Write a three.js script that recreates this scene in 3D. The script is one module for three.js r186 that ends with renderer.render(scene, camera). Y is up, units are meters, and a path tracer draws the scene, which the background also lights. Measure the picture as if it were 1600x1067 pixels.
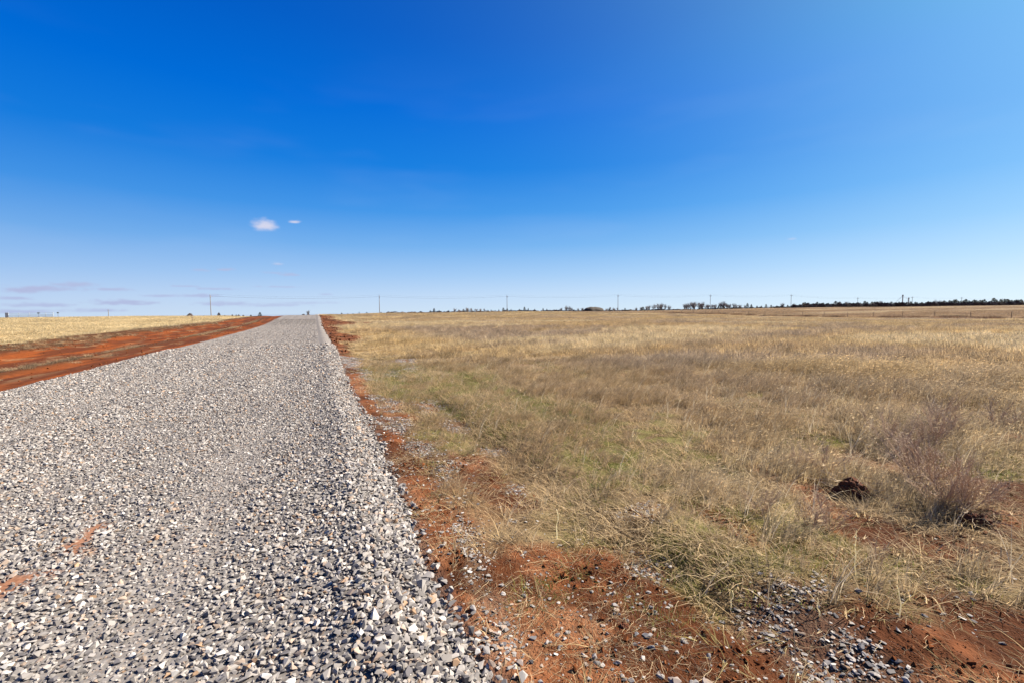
import * as THREE from 'three';
import { ConvexGeometry } from 'three/addons/geometries/ConvexGeometry.js';
import { mergeGeometries } from 'three/addons/utils/BufferGeometryUtils.js';

// ───────────────────────── camera, sky, sun, exposure ─────────────────────────
// World: x to the right of the road, -z along the road, y up, metres.
const YAW = 23.4 * Math.PI / 180, PITCH = 3.74 * Math.PI / 180, EYE = 1.55;
const EXPOSURE = 3.2;
const scene = new THREE.Scene();
const camera = new THREE.PerspectiveCamera(73.76, 1024 / 682, 0.05, 6000);
camera.position.set(0, EYE, 0);
camera.lookAt(Math.sin(YAW) * Math.cos(PITCH), EYE - Math.sin(PITCH), -Math.cos(YAW) * Math.cos(PITCH));
camera.rotateZ(-0.0125);
const renderer = new THREE.WebGLRenderer({ antialias: true });
renderer.setSize(1024, 682);
renderer.toneMapping = THREE.LinearToneMapping;
renderer.toneMappingExposure = EXPOSURE;
renderer.shadowMap.enabled = true;

const SUN_AZ = YAW + 72 * Math.PI / 180, SUN_EL = 37 * Math.PI / 180;
const sunDir = new THREE.Vector3(Math.sin(SUN_AZ) * Math.cos(SUN_EL), Math.sin(SUN_EL), -Math.cos(SUN_AZ) * Math.cos(SUN_EL));
const sun = new THREE.DirectionalLight(new THREE.Color().setRGB(1.0, 0.915, 0.79), 5.0);
sun.position.copy(sunDir).multiplyScalar(200);
sun.target.position.set(0, 0, 0);
sun.castShadow = true;
sun.shadow.mapSize.set(4096, 4096);
Object.assign(sun.shadow.camera, { left: -60, right: 60, top: 60, bottom: -60, near: 1, far: 500 });
scene.add(sun, sun.target);

// ───────────────────────── random numbers and noise ─────────────────────────
function rng(seed) { let s = seed | 0; return () => { s = (s + 0x6d2b79f5) | 0; let t = Math.imul(s ^ (s >>> 15), 1 | s); t = (t + Math.imul(t ^ (t >>> 7), 61 | t)) ^ t; return ((t ^ (t >>> 14)) >>> 0) / 4294967296; }; }
const TBL = new Float32Array(65536); { const r = rng(77); for (let i = 0; i < 65536; i++) TBL[i] = r(); }
function vn(x, y) {          // value noise 0..1
  const ix = Math.floor(x), iy = Math.floor(y), fx = x - ix, fy = y - iy, u = fx * fx * (3 - 2 * fx), v = fy * fy * (3 - 2 * fy);
  const a = ix & 255, b = (ix + 1) & 255, c = (iy & 255) << 8, d = ((iy + 1) & 255) << 8;
  const p = TBL[a | c], q = TBL[b | c], s = TBL[a | d], t = TBL[b | d];
  return p + (q - p) * u + (s + (t - s) * u - p - (q - p) * u) * v;
}
function fbm(x, y, n) { let a = 0.5, s = 0, m = 0; for (let i = 0; i < n; i++) { s += a * vn(x, y); m += a; a *= 0.5; const X = x * 1.62 + y * 1.18 + 17.3; y = y * 1.62 - x * 1.18 + 5.1; x = X; } return s / m; }
const clamp = (x, a, b) => x < a ? a : x > b ? b : x, lerp = (a, b, t) => a + (b - a) * t;
const sm = (a, b, x) => { const t = clamp((x - a) / (b - a), 0, 1); return t * t * (3 - 2 * t); };
const toLin = (c) => c <= 0.04045 ? c / 12.92 : Math.pow((c + 0.055) / 1.055, 2.4);
const toSrgb = (c) => c <= 0.0031308 ? c * 12.92 : 1.055 * Math.pow(c, 1 / 2.4) - 0.055;
const C = (r, g, b) => new THREE.Color().setRGB(r, g, b);

// ───────────────────────── the sky (air and clouds) ─────────────────────────
{
  const W = 4096, H = 2048, data = new Float32Array(W * H * 4);
  const stops = [[-90, 198, 218, 238], [-0.5, 206, 226, 245], [0, 210, 230, 247], [2, 196, 222, 248], [4.5, 166, 206, 246], [8, 120, 181, 240], [12, 70, 154, 234], [17, 22, 128, 225], [23, 0, 110, 217], [30, 0, 94, 199], [40, 0, 78, 175], [60, 0, 64, 156], [90, 0, 52, 134]]
    .map(([e, ...c]) => [e, ...c.map((v) => toLin(v / 255))]);
  const puffs = [[-4.67,9.55,1.43,0.85,1],[-1.67,10.24,0.66,0.22,0.75],[-8.51,4.77,0.98,0.25,0.55],[-10.76,4.61,0.88,0.19,0.35],[-3.59,5.56,0.7,0.2,0.4],[-2.42,4.4,1.17,0.29,0.5],[-3.94,4.57,1.52,0.17,0.35],[54.79,7.25,0.53,0.14,0.35],[-21.94,2.47,2.61,0.4,0.8],[-23.45,2.27,1.35,0.33,0.75],[-20.08,2.87,1.69,0.35,0.6],[-17.7,2.52,2.09,0.21,0.6],[-24.08,1.61,1.25,0.22,0.65],[-9.57,2.73,1.92,0.16,0.5],[-12.23,2.95,1.59,0.13,0.5],[-3.25,3.03,2.83,0.14,0.4],[-10.99,1.99,2.41,0.27,0.55],[-16.84,1.26,3.09,0.37,0.65],[-22.61,1.02,2.71,0.28,0.6],[-8.21,1.13,3.5,0.34,0.5],[-14.14,1.96,2.02,0.19,0.55],[1.37,2.2,0.97,0.15,0.35],[-3.97,0.97,3.81,0.29,0.4],[-23.77,0.47,2.23,0.22,0.6],[-18.92,0.54,3.08,0.24,0.5],[-0.7,1.24,4.02,0.22,0.3]];     // azimuth, elevation, half width, half height (degrees), opacity
  for (let row = 0; row < H; row++) {
    const e = ((row + 0.5) / H - 0.5) * 180, up = e * Math.PI / 180, y = Math.sin(up), cu = Math.cos(up);
    let k = 0; while (k < stops.length - 2 && stops[k + 1][0] < e) k++;
    const a = stops[k], b = stops[k + 1], t = clamp((e - a[0]) / (b[0] - a[0]), 0, 1), base = [1, 2, 3].map((c) => lerp(a[c], b[c], t));
    for (let col = 0; col < W; col++) {
      const ro = ((col + 0.5) / W - 0.5) * 2 * Math.PI, x = Math.cos(ro) * cu, z = Math.sin(ro) * cu, cg = x * sunDir.x + y * sunDir.y + z * sunDir.z;
      // forward scattering round the sun, darker away from it
      const glow = 0.54 * Math.pow(clamp(0.5 + 0.5 * cg, 0, 1), 10) + 0.22 * Math.exp((cg - 1) * 14), tone = 0.80 + 0.30 * (0.5 + 0.5 * cg), low = clamp(1 - e / 26, 0, 1);
      let r = base[0] * tone + glow * lerp(0.44, 0.78, low), g = base[1] * tone + glow * lerp(0.84, 0.72, low), bl = base[2] * (0.9 + 0.16 * (0.5 + 0.5 * cg)) + glow * 0.46;
      const az = Math.atan2(x, -z) * 57.2958;
      // thin high cloud veil
      if (e > 2 && e < 30) { const v = sm(0.52, 0.82, fbm(az * 0.05 + e * 0.05, e * 0.22 - az * 0.012, 4)) * 0.05 * sm(2, 8, e) * sm(30, 14, e); r = lerp(r, 0.80, v * 0.7); g = lerp(g, 0.86, v * 0.7); bl = lerp(bl, 0.97, v * 0.7); }
      if (e > -1 && e < 14) {
        let m = 0;
        for (const p of puffs) {
          let da = az - p[0]; if (da > 180) da -= 360; if (da < -180) da += 360;
          const ux = da / p[2], uy = (e - p[1]) / p[3];
          if (ux > 1.8 || ux < -1.8 || uy > 2 || uy < -2) continue;
          const n = fbm(az * 1.6 + p[0], e * 5.5, 4) - 0.5, low = uy < 0 ? uy * 1.6 : uy * 0.95;
          const s = sm(1.15, 0.2, Math.hypot(ux, low) + n * (p[4] === 1 ? 0.6 : 1.1)) * Math.min(1, p[4] * 1.45);
          if (s > m) m = s;
        }
        // the same broken low cloud, thinning out, goes on round the horizon away from the sun
        const far = sm(-24, -40, az) * sm(-178, -150, az) * sm(0.3, 1, e) * sm(5.5, 3, e);
        if (far > 0) m = Math.max(m, far * 0.5 * sm(0.55, 0.68, fbm(az * 0.16, e * 1.5, 4)));
        if (m > 0) { r = lerp(r, e > 5.5 ? 0.66 : 0.45, m); g = lerp(g, e > 5.5 ? 0.68 : 0.51, m); bl = lerp(bl, e > 5.5 ? 0.85 : 0.75, m); }
      }
      const i = (row * W + col) * 4; data[i] = r / EXPOSURE; data[i + 1] = g / EXPOSURE; data[i + 2] = bl / EXPOSURE; data[i + 3] = 1;
    }
  }
  const t = new THREE.DataTexture(data, W, H, THREE.RGBAFormat, THREE.FloatType);
  t.mapping = THREE.EquirectangularReflectionMapping; t.magFilter = t.minFilter = THREE.LinearFilter; t.needsUpdate = true;
  scene.background = t; scene.environment = t;
}

// ───────────────────────── the lie of the land ─────────────────────────
// rows: bearing in degrees from the road's direction, then [distance, height] knots of the land along it
const LAND = [
  [-120, [0, 0], [30, 0.1], [200, 1.4], [600, 0], [4000, -20]],
  [-25, [0, 0], [28, 0.06], [90, 0.50], [211, 1.45], [420, 0.9], [4000, -20]],
  [-16.8, [0, 0], [30, 0.05], [90, 0.50], [196, 1.40], [420, 0.8], [4000, -20]],
  [-10, [0, 0], [40, 0.06], [100, 0.62], [180, 1.21], [400, 0.3], [4000, -20]],
  [-2.6, [0, 0], [22, 0.01], [56, 0.14], [106, 1.24], [260, 0.3], [4000, -20]],
  [0.6, [0, 0], [22, 0.01], [56, 0.14], [107, 1.26], [260, 0.3], [4000, -20]],
  [7.9, [0, 0], [22, 0], [60, 0.22], [176, 1.43], [400, 0.6], [4000, -20]],
  [15.5, [0, 0], [25, 0], [80, 0.28], [243, 1.30], [500, 0.8], [4000, -20]],
  [23.4, [0, 0], [30, 0], [100, 0.32], [300, 1.34], [600, 1.0], [4000, -20]],
  [39.1, [0, 0], [30, 0], [100, 0.08], [200, 0.2], [353, 0.6], [600, 0.3], [4000, -20]],
  [46.3, [0, 0], [35, -0.02], [110, -0.25], [200, -0.15], [412, 0.9], [620, 0.7], [4000, -20]],
  [52.8, [0, 0], [40, -0.08], [125, -0.75], [230, -0.4], [482, 1.5], [700, 1.3], [4000, -20]],
  [58.5, [0, 0], [40, -0.14], [130, -0.95], [250, -0.5], [538, 1.62], [800, 1.4], [4000, -20]],
  [63.6, [0, 0], [40, -0.16], [130, -1.0], [260, -0.5], [601, 1.25], [900, 1.1], [4000, -20]],
  [67.9, [0, 0], [40, -0.16], [130, -1.0], [270, -0.5], [659, 1.35], [900, 1.2], [4000, -20]],
  [72, [0, 0], [40, -0.16], [128, -1.0], [280, -0.5], [722, 1.2], [1000, 1.1], [4000, -20]],
  [140, [0, 0], [60, -0.2], [300, 0], [800, 1], [4000, -20]],
].map(([a, ...k]) => {
  const n = k.length, x = k.map((p) => p[0]), y = k.map((p) => p[1]), d = [], m = [];
  for (let i = 0; i < n - 1; i++) d.push((y[i + 1] - y[i]) / (x[i + 1] - x[i]));
  for (let i = 0; i < n; i++) m.push(i === 0 ? d[0] : i === n - 1 ? d[n - 2] : d[i - 1] * d[i] <= 0 ? 0 : 2 * d[i - 1] * d[i] / (d[i - 1] + d[i]));
  return { a, x, y, m };
});
function along(row, d) {
  const { x, y, m } = row; let i = 0; while (i < x.length - 2 && x[i + 1] < d) i++;
  const h = x[i + 1] - x[i], t = clamp((d - x[i]) / h, 0, 1), t2 = t * t, t3 = t2 * t;
  return (2 * t3 - 3 * t2 + 1) * y[i] + (t3 - 2 * t2 + t) * h * m[i] + (3 * t2 - 2 * t3) * y[i + 1] + (t3 - t2) * h * m[i + 1];
}
function broad(x, z) {
  const d = Math.hypot(x, z); let a = Math.atan2(x, -z) * 57.2958;
  if (d < 8) return 0;
  const n = LAND.length;
  if (a < LAND[0].a || a > LAND[n - 1].a) { if (a < 0) a += 360; const t = (a - LAND[n - 1].a) / (LAND[0].a + 360 - LAND[n - 1].a); return lerp(along(LAND[n - 1], d), along(LAND[0], d), t * t * (3 - 2 * t)); }
  let i = 0; while (i < n - 2 && LAND[i + 1].a < a) i++;
  const t = (a - LAND[i].a) / (LAND[i + 1].a - LAND[i].a);
  return lerp(along(LAND[i], d), along(LAND[i + 1], d), t * t * (3 - 2 * t));
}
const roadR = (z) => 0.55 + 0.05 * sm(-2, -4, z) + 0.20 * sm(-8, -25, z) + 0.10 * sm(-40, -90, z) + 0.16 * (fbm(z * 0.55 + 3, 1.7, 3) - 0.5) + 0.06 * (vn(z * 3.1, 8.8) - 0.5);
const roadL = (z) => -6.0 + 0.1 * sm(-10, -60, z) + 0.22 * (fbm(z * 0.4, 9.3, 3) - 0.5);
const bankEdge = (z) => -15.4 + 2.6 * (fbm(z * 0.07, 4.4, 3) - 0.5) + 0.6 * (vn(z * 0.5, 2.2) - 0.5);   // where the left field's grass begins
function height(x, z) {           // bare ground without the road's stone
  let h = broad(x, z);
  const d = Math.hypot(x, z);
  if (x < -5.2 && x > -24) {     // graded ditch along the left of the road
    const w = 1 - 0.55 * sm(-45, -100, z);
    h += w * (-0.36 * Math.exp(-((x + 10.8) ** 2) / 4.5) + 0.08 * Math.exp(-((x + 8.0) ** 2) / 0.25) + 0.12 * Math.exp(-((x + 15.2) ** 2) / 1.6)) * sm(-5.2, -6.4, x);
    h += 0.05 * (fbm(x * 1.3, z * 0.5, 3) - 0.5) * sm(-5.6, -6.5, x);
  }
  if (x > roadR(z) - 0.4 && x < 40) {
    h -= 0.05 * sm(0.6, 1.6, x) * sm(20, 3, x);
    h += 0.10 * (fbm(x * 0.55 + 9, z * 0.55, 2) - 0.5) * sm(0.8, 2.5, x);
    if (z > -30 && x < 4) h -= 0.05 * Math.exp(-((x - 1.95 - 0.35 * (fbm(z * 0.3, 6.6, 2) - 0.5)) ** 2) / 0.05) * sm(-30, -14, z) - 0.028 * Math.exp(-((x - 2.5 - 0.35 * (fbm(z * 0.3, 6.6, 2) - 0.5)) ** 2) / 0.08) * sm(-30, -14, z);
    if (d < 14) h += sm(14, 7, d) * (0.045 * (fbm(x * 3.1, z * 3.1 + 40, 3) - 0.5) + 0.022 * (fbm(x * 11, z * 11, 2) - 0.5));
    if (z < -20 && z > -130) h += 0.16 * sm(0.55, 0.8, fbm(x * 0.6, z * 0.35 + 11, 3)) * sm(9, 5, x);     // turned soil beside the far road
  }
  if (d > 40) h += 0.12 * (fbm(x * 0.08, z * 0.08, 3) - 0.5) * sm(40, 120, d) * sm(400, 200, d);
  return h;
}
const inRoad = (x, z) => Math.min(x - roadL(z), roadR(z) - x);      // > 0 on the stone
function roadTop(x, z) {
  const i = inRoad(x, z), rut = -0.012 * Math.max(...[-0.75, -2.25, -3.55, -5.05].map((c) => Math.exp(-((x - c) ** 2) / 0.1)));
  return broad(x, z) + (0.075 + rut + 0.02 * (fbm(x * 1.7, z * 0.8, 3) - 0.5)) * sm(-0.05, 0.42, i) + 0.05 * Math.exp(-((i - 0.35) ** 2) / 0.05) * (x > -2 ? 1 : 0.4) - 0.06 * sm(0.05, -0.1, i);
}
const surface = (x, z) => inRoad(x, z) > 0 ? roadTop(x, z) : height(x, z);

// ───────────────────────── what covers the ground where (outlines in metres) ─────────────────────────
const OUTLINES = {
  gravel: [[[0.79,-17.93],[1.45,-17.26],[1.24,-14.05],[0.77,-13.95]],[[2.5,-15.86],[3.12,-16.0],[2.87,-13.13],[2.45,-11.77],[2.22,-12.81]],[[1.84,-14.08],[2.23,-13.49],[2.02,-11.87],[1.64,-11.93]],[[1.11,-13.77],[1.38,-12.96],[1.21,-11.16],[0.95,-11.53]],[[1.75,-8.77],[2.16,-8.4],[1.87,-7.03],[1.54,-6.99],[1.52,-7.78]],[[1.73,-6.84],[2.11,-6.5],[1.92,-5.83],[1.6,-5.91]],[[0.97,-9.1],[1.38,-8.37],[1.25,-7.13],[0.97,-7.48]],[[0.69,-7.12],[1.24,-6.75],[1.17,-5.83],[0.91,-5.82],[0.73,-6.33]],[[0.94,-5.8],[1.36,-5.47],[1.24,-4.89],[0.97,-4.78],[0.9,-5.11]],[[1.8,-5.19],[2.1,-5.04],[1.98,-4.69],[1.73,-4.82]],[[0.92,-3.41],[1.03,-3.31],[0.94,-2.85],[0.85,-2.84]],[[0.85,-2.7],[0.94,-2.65],[0.86,-2.39],[0.77,-2.4]],[[0.78,-2.38],[0.86,-2.21],[0.83,-1.88],[0.75,-1.78],[0.73,-2.13]],[[2.08,-3.02],[2.43,-2.83],[2.3,-2.64],[1.99,-2.81]],[[1.86,-2.56],[2.05,-2.43],[2.07,-2.2],[1.92,-2.03],[1.81,-2.15],[1.75,-2.33]],[[1.66,-3.94],[1.79,-3.88],[1.67,-3.55],[1.56,-3.63]],[[1.19,-4.67],[1.26,-4.55],[1.08,-4.03],[1.04,-4.14]],[[2.42,-1.8],[2.59,-1.65],[2.43,-1.41],[2.26,-1.23],[2.23,-1.06],[2.19,-0.97],[1.95,-1.07],[1.97,-1.34],[1.93,-1.55],[1.83,-1.73],[2.09,-1.67]]],
  sparse: [[[2.66,-1.65],[3.19,-1.41],[3.22,-1.19],[2.92,-1.08],[2.53,-1.2],[2.44,-1.35]],[[1.16,-2.71],[1.81,-2.15],[2.0,-1.55],[1.89,-1.13],[0.68,-1.61],[0.81,-2.27]],[[0.6,-7.67],[1.18,-6.43],[0.97,-2.71],[0.8,-1.89],[0.67,-2.53]]],
  bare: [[[0.9,-13.71],[0.9,-10.46],[0.88,-7.53],[0.86,-5.53],[0.85,-3.39],[0.83,-2.61],[0.72,-1.93],[0.67,-1.6],[0.48,-1.68],[0.58,-2.37],[0.62,-4.08],[0.57,-5.98],[0.59,-8.92],[0.64,-13.06]],[[0.83,-2.61],[1.16,-2.71],[1.6,-2.62],[1.95,-2.49],[1.82,-2.23],[1.93,-1.91],[1.98,-1.73],[2.19,-1.66],[2.51,-1.49],[2.88,-1.32],[3.16,-1.22],[3.36,-1.04],[3.44,-0.89],[4.0,-0.6],[3.6,0.6],[0.5,0.6],[0.6,-1.5]],[[4.05,-2.84],[4.25,-2.61],[3.8,-2.14],[3.89,-1.8],[3.59,-1.59],[3.27,-1.64],[3.24,-1.94],[3.45,-2.31]],[[5.44,-2.05],[6.67,-1.96],[5.26,-1.33],[4.18,-1.31],[4.31,-1.55]],[[7.72,-2.82],[8.87,-2.62],[7.27,-2.14],[7.11,-2.49]],[[3.72,-1.72],[4.03,-1.38],[3.74,-1.19],[3.27,-1.41]],[[2.87,-2.86],[3.0,-2.52],[2.61,-2.04],[2.53,-2.27]],[[0.92,-5.07],[1.75,-4.81],[1.68,-3.93],[1.59,-3.31],[1.35,-3.29],[1.19,-3.98]],[[0.88,-7.53],[1.35,-7.29],[1.39,-6.54],[0.94,-6.55]]],
  green: [[[2.73,-2.08],[3.09,-2.01],[3.18,-1.78],[3.44,-1.33],[3.41,-1.24],[2.95,-1.41],[2.66,-1.62],[2.55,-1.81]],[[6.31,-2.6],[7.24,-2.43],[6.67,-1.96],[5.75,-2.0],[5.77,-2.28]],[[2.11,-2.09],[2.29,-2.01],[2.19,-1.83],[1.98,-1.86]],[[2.82,-2.6],[2.95,-2.41],[2.77,-2.16],[2.57,-2.25]],[[1.1,-2.13],[1.35,-2.29],[1.19,-2.09]],[[1.35,-14.36],[4.09,-14.93],[4.28,-7.02],[3.65,-4.48],[2.78,-3.41],[2.4,-4.49],[1.72,-7.11],[1.11,-9.43]],[[1.51,-2.64],[1.49,-2.15],[1.21,-2.05],[1.28,-2.4]],[[1.88,-2.12],[2.06,-2.04],[1.82,-1.8],[1.63,-1.89]]],
  weed: [[[6.97,-3.56],[8.67,-3.6],[6.73,-2.67],[5.72,-2.41],[4.84,-1.78],[4.28,-1.67],[4.5,-2.09],[5.82,-2.84]],[[4.83,-3.32],[5.65,-3.2],[5.22,-2.65],[4.57,-2.75]],[[9.2,-11.93],[8.69,-7.36],[10.7,-5.27],[15.29,-4.98],[7.73,-2.49],[6.75,-3.67],[5.48,-5.21]],[[2.14,-4.62],[2.93,-4.52],[2.56,-3.51],[1.89,-3.32],[1.85,-3.85]]],
  farBare: [[[3.4,-90],[1.0,-112],[0.5,-27.8],[0.6,-19],[1.1,-19],[1.5,-27.3]],[[1.4,-84],[5.9,-66],[5.6,-60],[1.4,-62]],[[1.4,-62],[8.0,-68],[7.6,-64],[3,-56],[1.4,-56]],[[1.3,-37],[2.9,-34],[2.5,-26],[1.3,-27]]],
};
function raster(polys, x0, x1, z0, z1, step, soft, rough) {
  const w = Math.ceil((x1 - x0) / step) + 1, h = Math.ceil((z1 - z0) / step) + 1, g = new Float32Array(w * h);
  for (const p of polys) {
    const bx0 = Math.min(...p.map((q) => q[0])) - soft * 3, bx1 = Math.max(...p.map((q) => q[0])) + soft * 3, bz0 = Math.min(...p.map((q) => q[1])) - soft * 3, bz1 = Math.max(...p.map((q) => q[1])) + soft * 3;
    for (let j = Math.max(0, Math.floor((bz0 - z0) / step)); j < h && z0 + j * step < bz1; j++) for (let i = Math.max(0, Math.floor((bx0 - x0) / step)); i < w && x0 + i * step < bx1; i++) {
      const x = x0 + i * step, z = z0 + j * step; let d = 1e9, ins = false;
      for (let a = 0, b = p.length - 1; a < p.length; b = a++) {
        const [ax, az] = p[a], [bx, bz] = p[b], ex = bx - ax, ez = bz - az, t = clamp(((x - ax) * ex + (z - az) * ez) / (ex * ex + ez * ez), 0, 1);
        d = Math.min(d, Math.hypot(x - ax - t * ex, z - az - t * ez));
        if ((az > z) !== (bz > z) && x < (bx - ax) * (z - az) / (bz - az) + ax) ins = !ins;
      }
      const v = sm(-soft, soft, (ins ? d : -d) + rough * (fbm(x * 1.1 / soft * 0.3, z * 1.1 / soft * 0.3, 3) - 0.5));
      if (v > g[j * w + i]) g[j * w + i] = v;
    }
  }
  return (x, z) => {
    const fx = (x - x0) / step, fz = (z - z0) / step; if (fx < 0 || fz < 0 || fx >= w - 1 || fz >= h - 1) return 0;
    const i = Math.floor(fx), j = Math.floor(fz), u = fx - i, v = fz - j, o = j * w + i;
    return lerp(lerp(g[o], g[o + 1], u), lerp(g[o + w], g[o + w + 1], u), v);
  };
}
const mGravel = raster(OUTLINES.gravel, 0, 4, -19, 1, 0.04, 0.10, 0.35), mSparse = raster(OUTLINES.sparse, 0, 5, -9, 1, 0.05, 0.2, 0.3);
const mBare = raster(OUTLINES.bare, -0.5, 11, -15, 1.5, 0.05, 0.13, 0.4), mGreen = raster(OUTLINES.green, 0.5, 9, -16, 0.5, 0.06, 0.25, 0.6), mWeed = raster(OUTLINES.weed, 1, 18, -14, 0, 0.1, 0.4, 0.8), mFar = raster(OUTLINES.farBare, -2, 12, -125, -18, 0.2, 0.35, 1.2);
function bareness(x, z) {            // 0 grass .. 1 bare red soil
  if (x < -5) return sm(bankEdge(z) - 0.5, bankEdge(z) + 0.4, x) * (1 - 0.0);
  let b = Math.max(mBare(x, z), mFar(x, z));
  const strip = roadR(z) + 0.16 + 0.9 * (fbm(z * 0.35 + 7, x * 0.4, 3) - 0.3) * sm(0, -14, z);
  b = Math.max(b, sm(strip + 0.35, strip, x));
  return Math.max(b, mGravel(x, z) * 0.9);
}

// ───────────────────────── ground colour ─────────────────────────
const verge = (x, z) => sm(13, 4.5, x) * sm(-24, -12, z);      // the disturbed strip beside the road
const out3 = [0, 0, 0];
const mix3 = (o, r, g, b, t) => { o[0] += (r - o[0]) * t; o[1] += (g - o[1]) * t; o[2] += (b - o[2]) * t; };
function groundColour(x, z, fine) {
  const o = out3, ve = verge(x, z), n1 = fbm(x * 0.9, z * 0.9, 3), n2 = fine ? fbm(x * 14, z * 14 + 3, 3) : 0.5, n3 = fbm(x * 3.7 + 20, z * 3.7, 3);
  // dead grass thatch
  o[0] = 0.098; o[1] = 0.065; o[2] = 0.034;
  mix3(o, 0.152, 0.108, 0.058, sm(0.4, 0.75, n3)); mix3(o, 0.12, 0.078, 0.045, sm(0.6, 0.8, n2) * 0.7);
  if (x > -3 && z > -30) { mix3(o, 0.10, 0.11, 0.022, Math.max(mGreen(x, z) * 0.8, sm(0.5, 0.72, n1) * 0.55 * ve) * sm(0.3, 0.6, n3)); mix3(o, 0.12, 0.044, 0.02, sm(0.5, 0.75, fbm(x * 0.7 + 31, z * 0.7, 3)) * 0.5 * ve); }
  if (x < -10) mix3(o, 0.38, 0.295, 0.155, 0.7);
  else if (x > 0) { mix3(o, 0.28, 0.20, 0.10, 0.65 * (1 - ve) * sm(0.3, 0.6, n1)); const f = fenceSide(x, z); if (f > 0) mix3(o, 0.205, 0.133, 0.077, 0.75 * sm(0, 6, f)); }
  // red soil
  const b = bareness(x, z);
  if (b > 0) {
    const moist = sm(0.50, 0.60, fbm(x * 1.25 + 4, z * 1.25 + 8, 4)), pale = sm(0.52, 0.75, fbm(x * 2.2 - 9, z * 2.2, 3));
    let r = 0.112, g = 0.039, bb = 0.0155;
    r = lerp(r, 0.168, pale); g = lerp(g, 0.072, pale); bb = lerp(bb, 0.034, pale);
    r = lerp(r, 0.046, moist * 0.9); g = lerp(g, 0.0155, moist * 0.9); bb = lerp(bb, 0.006, moist * 0.9);
    if (x < -5) {                                   // graded ditch: orange subsoil, brown tread along the berm
      const s = fbm(x * 2.4, z * 0.22, 4), s2 = fbm(x * 0.9, z * 0.09 + 5, 3);
      r = lerp(0.075, 0.155, sm(0.42, 0.68, s)); g = lerp(0.0215, 0.040, sm(0.42, 0.68, s)); bb = lerp(0.0075, 0.009, sm(0.42, 0.68, s));
      const band = Math.exp(-((x + 8.2 + 0.6 * (s2 - 0.5)) ** 2) / 0.34) * 0.75 + sm(-12.6, -14.4, x + 1.6 * (s2 - 0.5)) * 0.8;
      r = lerp(r, 0.050, clamp(band, 0, 0.9)); g = lerp(g, 0.026, clamp(band, 0, 0.9)); bb = lerp(bb, 0.0115, clamp(band, 0, 0.9));
      const straw = sm(0.60, 0.75, fbm(x * 2.2, z * 0.5 + 30, 4)) * sm(-6.4, -7, x) * 0.3; r = lerp(r, 0.24, straw); g = lerp(g, 0.16, straw); bb = lerp(bb, 0.085, straw);
    }
    const grain = 0.55 + 0.9 * n2; mix3(o, r * grain, g * grain, bb * grain, b);
  }
  const gm = mGravel(x, z); if (gm > 0) mix3(o, 0.12, 0.075, 0.052, gm * 0.45);
  if (x > -6 && inRoad(x, z) > -0.15) mix3(o, 0.16, 0.12, 0.10, sm(-0.15, 0.1, inRoad(x, z)));
  return o;
}
const POLES = [[-52.3,-296.1,12.8],[37.5,-295.0,12.6],[124.3,-295.2,12.9],[217.0,-292.8,13.5],[310.6,-290.1,13.7],[407.2,-286.0,13.8],[502.0,-282.7,11.4],[594.1,-280.6,12.1],[688.3,-277.6,11.4],[779.9,-275.7,9.8]];
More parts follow.
